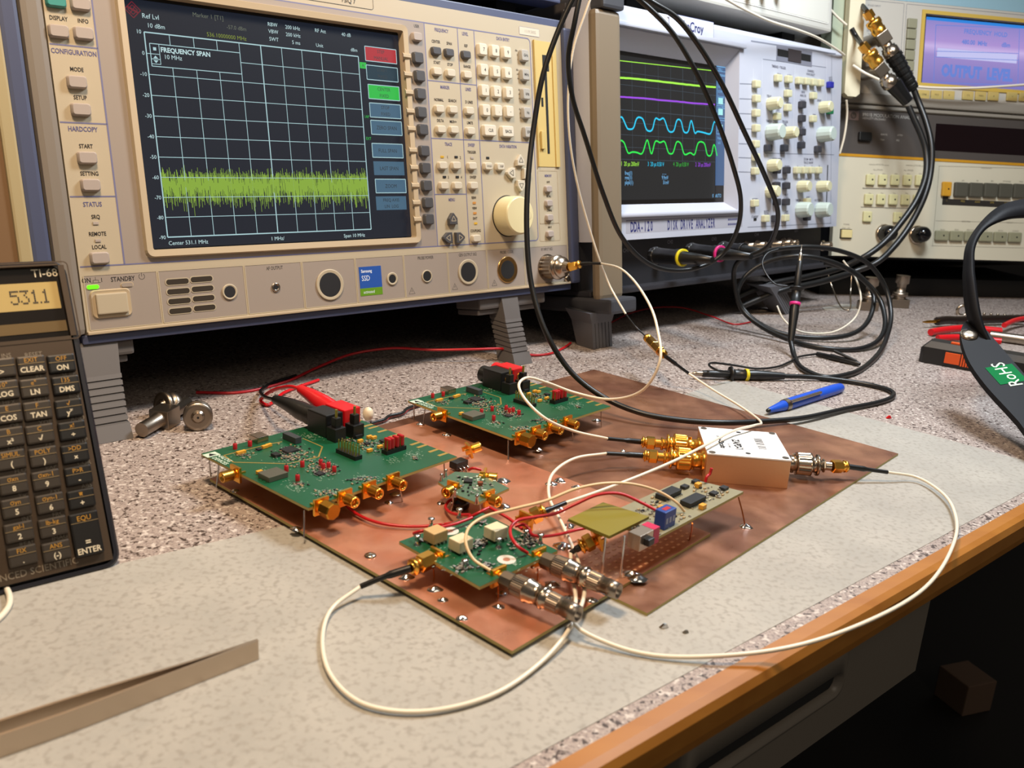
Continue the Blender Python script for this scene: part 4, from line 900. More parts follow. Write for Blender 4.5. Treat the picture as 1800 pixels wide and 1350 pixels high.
il = [(1760, 640), (1727, 572), (1713, 497), (1710, 467), (1712, 432), (1730, 402), (1765, 385), (1800, 381), (1870, 384), (1940, 415)]
do = [705, 712, 722, 728, 735, 742, 750, 758, 770, 790]
A = smooth([dp(x, y, d) for (x, y), d in zip(ol, do)], 5); B = smooth([dp(x, y, d-16) for (x, y), d in zip(il, do)], 5)
L = []
for i in range(len(A)):
    t_ = (A[min(i+1, len(A)-1)]-A[max(i-1, 0)]).normalized(); n = t_.cross(B[i]-A[i]).normalized()*1.6; L.append([A[i]-n, B[i]-n, B[i]+n, A[i]+n])
G().loft(L, sm=True).build('strap', HBK, hb)
c4 = [V((*hp(x, y, .3), 0)) for x, y in ((1760, 630), (1788, 658), (1777, 687), (1750, 656))]; cc4 = sum(c4, V((0, 0, 0)))/4; exx = (c4[0]-c4[1]+c4[3]-c4[2]).normalized(); a4 = math.atan2(exx.y, exx.x); w4 = ((c4[0]-c4[1]).length+(c4[3]-c4[2]).length)/4; h4 = ((c4[0]-c4[3]).length+(c4[1]-c4[2]).length)/4
g = G(HM @ Matrix.Translation((cc4.x, cc4.y, 0)) @ Matrix.Rotation(a4, 4, 'Z')); g.use(mat('green_sticker', '#0E6A3A', .8, spec=.1)).box(-w4, -h4, .02, w4, h4, .3).use(mat('pale_print', '#CFE4C8', .5)).text('RoHS', 0, 0, h4*.95, .36, .85); g.build('sticker', None, hb)

# ================================================================== spectrum analyzer
an = thing('spectrum_analyzer', 'large beige spectrum analyzer with a green noise trace on its screen', 'spectrum analyzer', AN.P(160, -60)-V((0, 0, 63)))
A = AN.uv; AM = AN.M
UL, UR, VB, VT = -58.4, 387.3, -59.6, 178.1
g = G(AM); g.use(CASEG).box(UL, VB-2, -395, UR, VT+1, -10).use(BLUEG).box(UL-3, VB-6, -22, UR+3, VB, -1, bev=1).box(UL-3, VT-.5, -22, UR+3, VT+7, -1, bev=1); g.build('case', None, an)
# face with an opening for the screen
sx0, sy0 = A(267, 439); sx1, sy1 = A(706, 55); sx0 = (sx0+A(216, 0)[0])/2; sx1 = (sx1+A(729, 418)[0])/2; sy0 = (sy0+A(729, 418)[1])/2
g = G(AM).use(BEIGE)
def frame_plate(g, x0, y0, x1, y1, a0, b0, a1, b1, z0, z1):
    g.box(x0, y0, z0, x1, b0, z1).box(x0, b1, z0, x1, y1, z1).box(x0, b0, z0, a0, b1, z1).box(a1, b0, z0, x1, b1, z1)
frame_plate(g, UL, VB, UR, VT, sx0, sy0, sx1, sy1, -10, 0)
g.build('front_panel', None, an)
g = G(AM)
g.use(BLUEG).box(UR+.2, VB, -14, UR+12, VT, 4, bev=2.5).build('side_handle', None, an)
G(AM).use(BLUEG).box(UL-26, VB, -14, UL-15, VT, 3, bev=2.5).build('side_handle', None, an)
G(AM).use(mat('grey_bumper', '#7A7268', .5)).box(UL-14, VB, -12, UL-.4, VT, 2.0, bev=4).build('bumper', None, an)
# raised bezel round the screen
bw = 5.2
g = G(AM).use(BEIGE2)
def rring(x0, y0, x1, y1, r, z):
    return stad(x0, x1, y0, y1, r, z, 4)
R1 = rring(sx0-bw, sy0-bw, sx1+bw, sy1+bw, 5, 0); R2 = rring(sx0-bw+1, sy0-bw+1, sx1+bw-1, sy1+bw-1, 4.5, 3.0); R3 = rring(sx0, sy0, sx1, sy1, 1.5, 2.4); R4 = rring(sx0+.3, sy0+.3, sx1-.3, sy1-.3, 1.2, -6)
g.loft([R1, R2, R3, R4], cap0=False, cap1=False, sm=False); bz = g.build('bezel', None, an)
SKV = [(A(737+0.0, y)[1]) for y in (101, 133, 164.5, 197, 227.5, 265, 295, 326, 356, 385)]
SKX = [(737, 101), (740, 133), (741.6, 164.5), (743, 197), (745.6, 227.5), (748, 265), (750, 295), (752.4, 326), (754.4, 356), (756, 385)]
g = G(AM).use(BEIGE2)
for px, py in SKX:
    u, v = A(px, py, 3); g.loft([[(sx1+6.5, v-3, .1), (sx1+6.5, v+3, .1), (sx1-.5, v+3.4, .1), (sx1-.5, v-3.4, .1)], [(sx1+5, v-1.2, 4.2), (sx1+5, v+1.2, 4.2), (sx1-2.5, v+1, 4.2), (sx1-2.5, v-1, 4.2)]], sm=False)
g.build('pointer_lugs', None, bz)
# screen
ZS = -4.5
def S(px, py): return A(px, py, ZS)
GLASS = mat('dark_screen_glass', '#0A0E14', .12)
scr = G(AM).use(GLASS).box(sx0-2, sy0-2, -9, sx1+2, sy1+2, ZS).build('screen', None, an)
aL, aB = S(240, 430); aR, aT = S(713, 70)
g = G(AM); g.use(glow('screen_dark_blue', '#141B28', 1.0)).box(S(232, 350)[0], sy0+1, ZS, S(712, 250)[0], sy1-2.5, ZS+.05)
x0, yB = S(295, 417); x1, _ = S(652.5, 404.2); yT = S(629.4, 99.4)[1]; x0 = (x0+S(252.7, 55.5)[0])/2; x1 = (x1+S(629.4, 99.4)[0])/2
LNC = glow('graticule_cyan', '#A9CBD0', 1.0); TXC = glow('screen_text', '#BCD9DC', 1.0)
WZ = ZS+.12
g.use(LNC); GX = lambda i: x0+(x1-x0)*i/10; GY = lambda j: yB+(yT-yB)*j/10
bxl, bxr, byt, byb = S(262.5, 75)[0], GX(4), S(262, 76)[1], S(266, 116)[1]
for i in range(11):
    wd = .75 if i in (0, 5, 10) else .42
    if 0 < i < 4: g.line((GX(i), yB), (GX(i), byb), wd, WZ).line((GX(i), byt), (GX(i), yT), wd, WZ)
    else: g.line((GX(i), yB), (GX(i), yT), wd, WZ)
for j in range(11):
    wd = .8 if j in (0, 10) else .42
    if j == 9: g.line((GX(0), GY(j)), (bxl, GY(j)), wd, WZ).line((GX(4), GY(j)), (GX(10), GY(j)), wd, WZ)
    else: g.line((GX(0), GY(j)), (GX(10), GY(j)), wd, WZ)
g.poly([(bxl, byb), (bxr, byb), (bxr, byt), (bxl, byt)], .5, WZ, True)
g.poly([(bxl, byt-12.8), (bxl+6, byt-12.8), (bxl+6, byt), (bxl, byt)], .4, WZ, True).line((bxl, byt-6.5), (bxl+6, byt-6.5), .4, WZ).line((bxl, byt-9.7), (bxl+6, byt-9.7), .4, WZ)
cxm = bxl+3
g.box(cxm-1, byt-4.2, ZS, cxm+1, byt-2.2, WZ); g.prism([(cxm-1.6, byt-9.2), (cxm+1.6, byt-9.2), (cxm, byt-7.4)], ZS, WZ); g.prism([(cxm-1.6, byt-10.4), (cxm, byt-12.2), (cxm+1.6, byt-10.4)], ZS, WZ)
g.use(TXC)
def st(t, px, py, h=2.6, al='L', m=None, sx=.95, bold=0): u, v = S(px, py); g.use(m or TXC).text(t, u, v, h, WZ+.02, sx, al, bold=bold)
st('FREQUENCY SPAN', 282, 86+1, 3.0, bold=.03); st('10 MHz', 288, 99.5, 2.8)
st('Ref Lvl', 249, 27, 3.0); st('10 dBm', 258, 44, 2.8)
OLV = glow('screen_olive', '#8C8C60', .75)
st('Marker 1 [T1]', 338, 25, 2.8, m=glow('screen_dim', '#6E7466', .8)); st('-57.0 dBm', 398, 47, 2.6, m=glow('screen_dim', '', .8)); st('536.10000000 MHz', 363, 60, 2.7, m=glow('screen_olive2', '#8A9A38', .8))
st('RBW', 470, 42, 2.6); st('VBW', 471.5, 54.5, 2.6); st('SWT', 473, 68, 2.6); st('200 kHz', 501, 47, 2.6); st('200 kHz', 502, 60, 2.6); st('5 ms', 513, 74, 2.6)
st('RF Att', 553, 53, 2.6); st('40 dB', 600, 60, 2.6); st('Unit', 555, 79, 2.6); st('dBm', 616, 87, 2.5)
for j, t in enumerate(('10', '0', '-10', '-20', '-30', '-40', '-50', '-60', '-70', '-80', '-90')): g.use(TXC).text(t, x0-1.2, GY(10-j), 2.5, WZ, .95, 'R')
st('Center 531.1 MHz', 296, 427.5, 2.7); st('1 MHz/', 476, 419.5, 2.7); st('Span 10 MHz', 604, 414.5, 2.7)
g.use(glow('logo_red', '#7A2030', .8)); cu, cv = S(233, 17)
for k in (-1, 0, 1):
    g.line((cu-5*1+k*0, cv), (cu, cv+5), .5, WZ) if k == 0 else None
g.poly([(cu-5, cv), (cu, cv-5), (cu+5, cv), (cu, cv+5)], .6, WZ, True).poly([(cu-3, cv), (cu, cv-3), (cu+3, cv), (cu, cv+3)], .5, WZ, True).line((cu-3.4, cv+1.6), (cu+3.4, cv-1.6), 1.2, WZ).line((cu-2, cv-2.5), (cu+2, cv+2.5), .5, WZ)
# soft key captions
LB = glow('caption_blue', '#4A6C84', .85); RD = glow('caption_red', '#B0323A', 1.0); GR = glow('caption_green', '#2FB848', 1.0); BK = mat('caption_black', '#08131A', .6)
caps = [(669.5, 97, 'STEP', 'MANUAL', RD, 1), (672, 129.5, 'START', 'FIXED', glow('caption_dim', '#24404E', .8), 1), (675, 163, 'CENTER', 'FIXED', GR, 1), (677.5, 195, 'STOP', 'FIXED', LB, 1), (679.5, 225, 'ZERO SPAN', '', LB, 1),
        (681.5, 265, 'FULL SPAN', '', LB, 1), (684, 296, 'LAST SPAN', '', LB, 0), (687, 327, 'ZOOM', '', LB, 1), (688, 357, 'FREQ AXIS', 'LIN  LOG', LB, 0)]
for px, py, t1_, t2_, m, bd in caps:
    u, v = S(px, py); hw, hh = 14.8, 5.4
    g.use(m).box(u-hw, v-hh, ZS, u+hw, v+hh, WZ)
    if bd: g.use(LNC).poly([(u-hw, v-hh), (u+hw, v-hh), (u+hw, v+hh), (u-hw, v+hh)], .6, WZ+.03, True)
    g.use(BK)
    if t2_: g.text(t1_, u, v+2.5, 2.6, WZ+.05, .9).text(t2_, u, v-2.5, 2.6, WZ+.05, .9)
    else: g.text(t1_, u, v, 2.9, WZ+.05, .9)
u, v = S(638, 115); g.use(GR).box(u-3, v-2.3, ZS, u+3, v+2.3, WZ).use(BK).text('A', u, v, 2.4, WZ+.05)
g.use(GR).text('1AP', *S(645, 205), 2.2, WZ).text('EXT', *S(648, 243.5), 2.2, WZ)
# noise trace
rs = random.Random(21); N = 625; g.use(glow('trace_green', '#8FB440', .85))
yc = GY(2.55); d1 = (yT-yB)/10
for i in range(N):
    u = x0+.5+(x1-x0-1)*i/N; top = yc+d1*(.60+rs.gauss(0, .15)+(.2 if rs.random() < .06 else 0)-(.35 if rs.random() < .12 else 0)); bot = yc-d1*(.58+rs.gauss(0, .30)+(.4 if rs.random() < .05 else 0))
    g.box(u, max(bot, GY(1.0)), ZS, u+(x1-x0)/N*.93, min(top, GY(3.9)), WZ+.01)
g.use(LNC)
for j in (2, 3): g.line((GX(0), GY(j)), (GX(10), GY(j)), .3, WZ+.06)
g.build('display', None, scr)

# printing on the face
g = G(AM)
w1 = .12
def Lp(a_, b_, wd=.9, m=LINE): g.use(m).line(A(*a_), A(*b_), wd, w1)
def box_px(x, y, X, Y, m=PGREY): u, v = A(x, y); U, W_ = A(X, Y); g.use(m).box(min(u, U), min(v, W_), .02, max(u, U), max(v, W_), .1)
colx = [A(191, 230)[0], A(757, 200)[0]]
vmain = A(600, 446)[1]; vtop = A(760, 42)[1]
vmain = (A(135, 470)[1]+A(745, 434)[1])/2
# grey area round the screen
xA, xB = A(186, 200)[0], A(755, 200)[0]
g.use(PGREY); frame_plate(g, xA, vmain, xB, vtop, sx0-bw+.8, sy0-bw+.8, sx1+bw-.8, sy1+bw-.8, .02, .1)
g.use(LINE); g.line((UL+1, vmain), (xB, vmain), .9, w1); g.line((xA, vmain), (xA, vtop), 1.1, w1); g.line((xB, vmain), (xB, vtop), .9, w1)
xR = A(938, 230)[0]; vM = vmain
g.line((xB, vmain), (xR-3, vmain), .9, w1).line((xA, vtop), (xR-3, vtop), .9, w1).line((xR, vmain+3), (xR, vtop-3), .9, w1)
g.poly([(xR-3, vmain), (xR-1, vmain+1), (xR, vmain+3)], .9, w1).poly([(xR-3, vtop), (xR-1, vtop-1), (xR, vtop-3)], .9, w1)
xC = A(812, 200)[0]; xD = A(840.5, 200)[0]; v1_ = A(790, 145)[1]; v2_ = A(790, 244.5)[1]; v3_ = A(790, 341.5)[1]
for u in (xC, xD): g.line((u, vmain), (u, vtop), .8, w1)
g.line((xB, v1_), (xD, v1_), .8, w1).line((xB, v2_), (xR, v2_), .8, w1).line((xB, v3_), (xC, v3_), .8, w1)
for (p_, q_) in (((84, 78), (175, 84)), ((104, 214), (191, 219)), ((119, 344), (204, 347))): v = (A(*p_)[1]+A(*q_)[1])/2; g.line((UL+.5, v), (xA, v), .9, w1)
def tx(t, px, py, h=2.1, m=INK, sx=.72, al='C', bold=.02): u, v = A(px, py); g.use(m).text(t, u, v, h, .14, sx, al, bold=bold)
for t, px, py in (('DISPLAY', 103, 32), ('INFO', 146, 37), ('MODE', 135, 122), ('SETUP', 141, 171.5), ('START', 151, 257), ('SETTING', 157, 305), ('SRQ', 168, 381), ('REMOTE', 171.5, 411), ('LOCAL', 174.5, 434)): tx(t, px, py, 2.5, sx=.78)
for t, px, py in (('CONFIGURATION', 130, 92), ('HARDCOPY', 146, 227), ('STATUS', 162.5, 359)): tx(t, px, py, 2.9, INKB, .78)
for t, px, py in (('USER', 732, 46), ('CENTER', 766, 73), ('SPAN', 789.5, 76.5), ('START', 768, 110), ('STOP', 791, 113.5), ('REF', 819, 80.5), ('RANGE', 821, 117), ('NORMAL', 771.5, 175.5), ('SEARCH', 795, 177), ('D LINES', 824.5, 179.5), ('DELTA', 774, 212), ('MKR=>', 796.5, 214), ('LIMITS', 826, 216), ('TRIGGER', 829, 267.5), ('SWEEP', 831.5, 311.5), ('RBW', 833, 347.5), ('VBW', 834, 366), ('SWT', 835, 384), ('COUPLING', 836, 405.5), ('1', 786.5, 276), ('2', 809, 277), ('3', 788, 311.5), ('4', 811, 311.5)): tx(t, px, py, 2.3)
for t, px, py in (('FREQUENCY', 776, 53.5), ('LEVEL', 817.5, 59.5), ('MARKER', 782, 153.5), ('LINES', 823, 157), ('TRACE', 788, 253.5), ('SWEEP', 828.5, 255), ('MENU', 794, 351), ('DATA ENTRY', 884, 69), ('DATA VARIATION', 893, 257.5)): tx(t, px, py, 2.7, INKB, .66)
for px, py, ts in ((907, 96, ('dBm', 'V', 's')), (909, 130, ('dBm', 'mV', 'ms')), (911, 165, ('dB', 'uV', 'us')), (913, 199, ('dB..', 'nV', 'ns'))):
    u, v = A(px, py)
    for k, t in enumerate(ts): g.use(INK).text(t, u+2, v+3.6-k*3.6, 1.7, .14, .7, 'R')
for t, px, py in (('AF OUTPUT', 482.5, 471), ('PROBE POWER', 748, 453), ('GEN OUTPUT 50\u03a9', 822, 447.5), ('PROBE / CODE', 890.5, 443), ('RF INPUT 50\u03a9', 961, 438)): tx(t, px, py, 2.6, INK, .66, bold=.01)
tx('ON', 151.5, 493, 3.0, INK, .8); tx('I', 178.5, 492, 2.6, INK, .8); tx('STANDBY', 216, 490, 3.0, INK, .8)
u, v = A(168, 493); g.use(INK).poly([(u-3, v-1.5), (u+3, v-1.5)], .25, .14).poly([(u-1.6, v-1.3), (u-1.6, v+.2), (u+1.6, v+.2), (u+1.6, v-1.3)], .25, .14).line((u, v+.2), (u, v+2.2), .25, .14)
u, v = A(249, 486); g.poly([(u+1.9*math.sin(a), v+1.9*math.cos(a)) for a in [math.radians(35+29*k) for k in range(11)]], .3, .14).line((u, v), (u, v+2.6), .3, .14)
for px, py in ((724, 512), (799.5, 504.5), (869, 498), (931, 490)):
    u, v = A(px, py); g.use(INK).poly([(u-3, v-2.2), (u+3, v-2.2), (u, v+3)], .3, .14, True).line((u, v-.6), (u, v+1.2), .4, .14)
# model tag
u, v = A(652, -3); U = A(520, -18)[0]; g.use(mat('cream_tag', '#D8CCA6', .5)).box(U-6, v-.5, .02, A(655, 15)[0], v+6.5, .2); g.use(INK).text('FSIQ 7', A(613, 3)[0], A(613, 3)[1]+.8, 3.4, .25, .9); g.rrect(U-6, A(640, 13.5)[1]-.6, A(656, 12)[0], v+8, 2, .3, .24)
u, v = A(931, 56); g.use(mat('pale_tag', '#C6BCA8', .5)).box(u-13, v-3.4, .02, u+12, v+3.4, .2).use(mat('tag_print', '#8E8478', .5)).text('1119.5005.', u+1, v, 2.6, .25, .9); g.use(LINE).rrect(u-13, v-3.4, u+12, v+3.4, 1, .2, .24)
# frames of the memory keys
for a_, b_ in (((945, 300), (983, 392)), ((948, 393), (985, 422))):
    u, v = A(*a_); U, W_ = A(*b_); g.use(BEIGE2).rrect(u, W_, U, v, 1.2, .5, .2)
for t, px, py in (('MEMORY', 963.5, 309), ('SAVE', 963.5, 320), ('RECALL', 964.5, 345), ('CONFIG', 965.5, 370), ('INPUT', 966.5, 399.5)): tx(t, px, py, 1.9 if t != 'MEMORY' else 2.4, INK if t != 'MEMORY' else INKB, .66)
g.build('panel_print', None, an)
# keys
def keyp(px, py, m, du, dv, h=3.2, name='key', txt=None, th=2.6, r=1.6, par=None):
    u, v = A(px, py, h); g = G(AM); g.use(m).key(u, v, 0, du, dv, h, r)
    if txt: g.use(INK).text(txt, u+.6, v, th, h+.05, .8, bold=.02)
    return g.build(name, None, par or an)
for px, py in SKX: keyp(px, py, KEYD, 10.0, 9.0, 3.6, 'soft_key')
for px, py in ((769, 89), (791.6, 92), (821.4, 95.6)): keyp(px, py, KEYD, 9.6, 6.6, 3.4)
for px, py in ((770, 125), (794, 128), (823, 131), (774.4, 191), (798, 192.4), (827, 194.4), (777, 227), (800, 228), (829, 230), (780, 290.6), (803.6, 290.6), (831.6, 291.4), (782.4, 326), (806, 326), (834, 326), (839, 419)): keyp(px, py, KEYL, 9.6, 6.6, 3.4)
for px, py in ((735, 64), (143, 6), (104.5, 54), (148.6, 58), (137, 143.6), (144, 192), (155, 277), (161, 325), (177, 453.6)): keyp(px, py, KEYG, 11.6 if px < 300 else 9.6, 7.8 if px < 300 else 7, 3.4)
keyp(99.5, 0, TEAL, 11.6, 7.8, 3.4)
KC = mat('number_key_plastic', '#D0C8B6', .4)
for t, px, py in (('7', 850, 86.4), ('8', 871.6, 89), ('9', 892.4, 92), ('4', 852, 122.4), ('5', 873.4, 125.4), ('6', 894, 128), ('1', 853.6, 158.6), ('2', 875, 160.6), ('3', 896, 162.4), ('0', 855.6, 193.4), ('.', 876.6, 194.4), ('-', 897, 195.6)): keyp(px, py, KC, 9.8, 10.2, 3.8, 'number_key', t, 3.0)
for t, px, py in (('GHz', 923.6, 97), ('MHz', 925, 131), ('kHz', 926.4, 165), ('Hz', 927.6, 198), ('EXP', 929.6, 232)): keyp(px, py, mat('unit_key_plastic', '#A8A49C', .4), 9.8, 10.2, 3.8, 'unit_key', t, 2.4)
for t, px, py in (('CLR', 862.4, 229), ('BACK', 893.6, 231)): keyp(px, py, KC, 14.6, 10, 3.8, 'number_key', t, 2.7)
for t, px, py in (('HOLD', 859.6, 292), ('STEP', 881, 292.6)): keyp(px, py, KEYL, 9.6, 6.8, 3.4, 'key', t, 1.7)
for px, py in ((966, 332), (967, 357), (968, 382.4), (969, 411)): keyp(px, py, KEYG, 8.8, 6.4, 3.2)
def arrow(px, py, ang, m, lm, s=1.0):
    u, v = A(px, py, 3.4); g = G(AM @ Matrix.Translation((u, v, 0)) @ Matrix.Rotation(math.radians(ang), 4, 'Z'))
    o = [(-4.6*s, -4.6*s), (4.6*s, -4.6*s), (4.6*s, .5*s), (.8*s, 5.2*s), (-.8*s, 5.2*s), (-4.6*s, .5*s)]
    g.use(m).loft([[(x, y, 0) for x, y in o], [(x, y, 2.8) for x, y in o], [(x*.9, y*.9, 3.4) for x, y in o]], cap0=False, sm=False).use(lm).poly([(-2.5*s, -1.6*s), (2.5*s, -1.6*s), (0, 2.6*s)], .5, 3.46, True); return g.build('arrow_key', None, an)
for px, py, an_ in ((916, 282, 0), (900, 304, 90), (928, 305, -90), (917, 326, 180)): arrow(px, py, an_, KEYL, INK)
for px, py, an_ in ((797.6, 385, 0), (789, 418, 90), (810, 417.6, -90)): arrow(px, py, an_, KEYD, BEIGE)
# main knob
ku, kv = A(892.5, 380); g = G(AM); g.use(INK).lathe((ku, kv, 0), (0, 0, 1), [(0, 18.6), (.3, 18.6)], 48)
rk = A(922, 380, 12)[0]; 
g.use(KNOB).lathe((ku, kv, .3), (0, 0, 1), [(0, 17.6), (1, 17.8), (15, 17.0), (16.4, 16.4), (17, 15.4)], 56, True, False)
N_ = 56; g.add([(ku+15.4*math.cos(2*PI*k/N_), kv+15.4*math.sin(2*PI*k/N_), 17.3) for k in range(N_)], [tuple(range(N_))])
kb = g.build('tuning_knob', None, an)
G(AM).use(mat('knob_dimple', '#C4B88E', .4)).lathe((ku+9.5, kv-.5, 17.32), (0, 0, 1), [(0, 4.0), (.12, 3.7)], 24).use(mat('knob_dimple_in', '#CFC399', .4)).lathe((ku+9.9, kv-.5, 17.42), (0, 0, 1), [(0, 3.0), (.1, 2.6)], 20).build('finger_dimple', None, kb)
# lamps
for px, py, m in ((777, 275.5, glow('led_amber', '#E8B038', .9)), (801.5, 276, INK), (781, 311, INK), (803.5, 311, INK), (829.5, 277.5, KEYG), (857, 277.5, INK), (833.5, 356.5, glow('led_orange', '#E89A4A', .8)), (834.5, 374.5, glow('led_orange', '', .8)), (836, 392.5, glow('led_amber', '', .9)), (168, 392.5, KEYG), (172, 423, KEYG)):
    u, v = A(px, py); G(AM).use(m).box(u-1.7, v-.9, 0, u+1.7, v+.9, .6, bev=.2).build('indicator', None, an)
# floppy drive
FY = mat('yellowed_plastic', '#C2AA6A', .5)
u0, v0 = A(945.5, 293); u1, v1 = A(936, 70); u0 = (u0+u1)/2; U1 = A(981, 240)[0]
g = G(AM); g.use(FY).box(u0, v0, 0, U1, v1, .5).box(u0, v0, .5, u0+1, v1, 2).box(U1-5, v0, .5, U1, v1, 1.6); g.use(MATT).box(u0+13, v0+12, .5, u0+16, v1-12, .7).box(u0+6.5, (v0+v1)/2+18, .5, u0+8, (v0+v1)/2+24, .7).box(u0+11, v1-26, .5, u0+19, v1-12, .8).box(u0+7.5, v1-58, .5, u0+10, v1-50, .7)
fd = g.build('floppy_drive', None, an); G(AM).use(FY).box(u0+4.2, v0+16, .5, u0+8.5, v0+32, 2.8, bev=.3).build('eject_button', None, fd)
# bottom strip of sockets
g = G(AM)
tv = A(624, 454)[1]; bv = A(628, 533)[1]
tv = (A(275.6, 477)[1]+A(786.4, 444)[1])/2; bv = (A(286.7, 569)[1]+A(854, 507)[1])/2
xs = [UL+1.5]+[A(a_, b_)[0] for a_, b_ in ((281, 520), (432.5, 510), (533, 500), (626, 490), (711, 487), (788, 480), (856.5, 473), (922.5, 467))]+[UR-1.2]
for i in range(len(xs)-1): g.use(PGREY).box(xs[i]+.8, bv, 0, xs[i+1]-.8, tv, .12); g.use(BEIGE).rrect(xs[i]+.6, bv-.2, xs[i+1]-.6, tv+.2, .5, .6, .3)
g.use(BEIGE2).box(UL, VB, -3, UR, VB+2.2, 2.2, bev=.6)
g.build('socket_strip', None, an)
g = G(AM); u, v = A(196.5, 533, 1); g.use(BEIGE2).loft([stad(u-12.6, u+12.6, v-9.2, v+9.2, 3, .1), stad(u-12, u+12, v-8.6, v+8.6, 3, 1.2), stad(u-10.4, u+10.4, v-7.2, v+7.2, 2, .9)], cap0=False, sm=False).use(MATT).box(u-10.6, v-7.4, .1, u+10.6, v+7.4, .8)
pw = g.build('power_button', None, an); G(AM).use(BEIGE).box(u-9.7, v-6.6, .6, u+9.7, v+6.6, 3, bev=.8).build('button_cap', None, pw)
for px, py, m in ((163, 504.5, glow('led_green', '#58F010', 2.2)), (223, 500.5, PGREY)):
    u, v = A(px, py); G(AM).use(BEIGE2).loft([stad(u-4.2, u+4.2, v-1.7, v+1.7, 1.6, .1), stad(u-4.2, u+4.2, v-1.7, v+1.7, 1.6, .25)], sm=False).use(m).loft([stad(u-3.6, u+3.6, v-1.25, v+1.25, 1.2, .25), stad(u-3.6, u+3.6, v-1.25, v+1.25, 1.2, .7)], sm=False).build('indicator', None, an)
g = G(AM)
for r_ in range(4):
    for (ax, ay, bx, by) in ((311.7, 495, 317, 546), (354, 490.6, 359.5, 541)):
        u, v = A(ax+(bx-ax)*r_/3, ay+(by-ay)*r_/3); g.use(BEIGE).loft([stad(u-8.4, u+8.4, v-2.4, v+2.4, 2.3, .1), stad(u-8.4, u+8.4, v-2.4, v+2.4, 2.3, .4)], sm=False).use(mat('speaker_dark', '#2A2012', .8)).loft([stad(u-7.7, u+7.7, v-1.8, v+1.8, 1.7, .4), stad(u-7.7, u+7.7, v-1.8, v+1.8, 1.7, .5)], sm=False)
g.build('speaker_grille', None, an)
def sock(px, py, r0_, r1_, m0=BEIGE, m1=MATT, nm='socket', sub=None, depth=.6):
    u, v = A(px, py); g = G(AM); g.use(m0).lathe((u, v, 0), (0, 0, 1), [(0, r1_), (1.0, r1_), (1.0, r1_-.8), (.7, r0_)], 32, True, True); g.use(m1).lathe((u, v, .72), (0, 0, 1), [(0, r0_), (.06, r0_*.96)], 32); o = g.build(nm, None, an); return u, v
RUBB = mat('rubber_cap', '#1C1C1E', .55)
sock(403.3, 513, 4.2, 5.6, m1=RUBB); u, v = sock(484.4, 505, 1.9, 3.3, NICK); sock(579.7, 500.5, 9.4, 12.0, m1=RUBB); sock(689, 490, 3.5, 5.2); u, v = sock(750, 485.5, 4.2, 5.2)
sock(822.5, 478, 8.6, 11.0, m1=RUBB); sock(891.5, 474, 8.4, 12.0, mat('warm_metal_ring', '#C49A60', .25, 1))
u, v = A(651.5, 492.5); g = G(AM); bls = mat('sticker_blue', '#2450A0', .4); g.use(bls).box(u-10.5, v-6, .1, u+10.5, v+11, .3).use(mat('sticker_green', '#5E8C1C', .4)).box(u-10.5, v-12, .1, u+10.5, v-6, .3).use(mat('sticker_white', '#DCE4EE', .4)).text('Samsung', u-8.6, v+7.6, 2.4, .34, .85, 'L', bold=.02).text('SSD', u-8.6, v+2.0, 4.2, .34, .8, 'L').text('activated', u-7.6, v-9, 2.4, .34, .85, 'L'); g.build('sticker', None, an)
# RF input adapter
g = G(AM); pr_ = [(0, 12.2), (.8, 12.2), (.8, 10.8), (1.4, 10.8)]
g.use(NICKD).lathe((ru, rv, 0), (0, 0, 1), [(0, 12.6), (.8, 12.6)], 40, True); g.lathe((ru, rv, .8), (0, 0, 1), [(0, 10.9), (rw*.45, 10.9)], 36, False, ribs=(0, 99, 1.1)).use(NICK)
g.lathe((ru, rv, rw*.45), (0, 0, 1), [(0, 11.4), (2, 11.6), (3, 10.8), (3, 9.2), (5, 9.2), (5.5, 10), (rw*.25, 10), (rw*.25+.5, 8.6), (rw*.33, 8.2), (rw*.33, 6), (rw*.4, 5.6), (rw*.55, 4.6)], 36, True); g.build('input_adapter', None, an)
u, v = A(996, 490); G(AM).use(NICK).lathe((u, v, 0), (0, 0, 1), [(0, 3.6), (1.6, 3.6), (2.4, 2.8)], 24, True).use(MATT).box(u-1.8, v-.3, 2.4, u+1.8, v+.3, 2.5).box(u-.3, v-1.8, 2.4, u+.3, v+1.8, 2.5).build('screw', None, an)
# feet: a clamp block under the case and a ribbed leg down to the bench
def foot(pt, pb_, nm='foot', wd=26):
    """pt: top centre pixel on the underside front, pb_: where it meets the bench"""
    T0 = pt; B0 = pb_; g = G()
    ex_ = AN.e; b = B0; t_ = T0
    def ring(c, hw, hd): return [c-ex_*hw-nb*hd, c+ex_*hw-nb*hd, c+ex_*hw+nb*hd, c-ex_*hw+nb*hd]
    nb = V((AN.n.x, AN.n.y, 0)).normalized()
    g.use(FOOTG); L = [ring(t_, wd*.5, 13), ring(t_.lerp(b, .35), wd*.48, 11)]
    g.loft(L, sm=False); t2 = .35
    while t2 < .8:
        c1, c2 = t_.lerp(b, t2), t_.lerp(b, t2+.045); g.loft([ring(c1, wd*.5, 11), ring(c2, wd*.5, 11)], sm=False).loft([ring(c2, wd*.47, 10), ring(t_.lerp(b, t2+.07), wd*.47, 10)], sm=False); t2 += .07
    g.loft([ring(t_.lerp(b, t2), wd*.52, 11.5), ring(b, wd*.55, 12)], sm=False)
    return g.build(nm, None, an)
bR = at(913, 640, .2); bL = at(184, 776, .2); tR = AN.P(AN.uv(899, 515)[0], VB-3, -16); tL = AN.P(AN.uv(172, 597)[0], VB-3, -16)
foot(tR, bR+V((-4, 8, 0)), wd=20); foot(tL, bL+V((-4, 8, 0)))
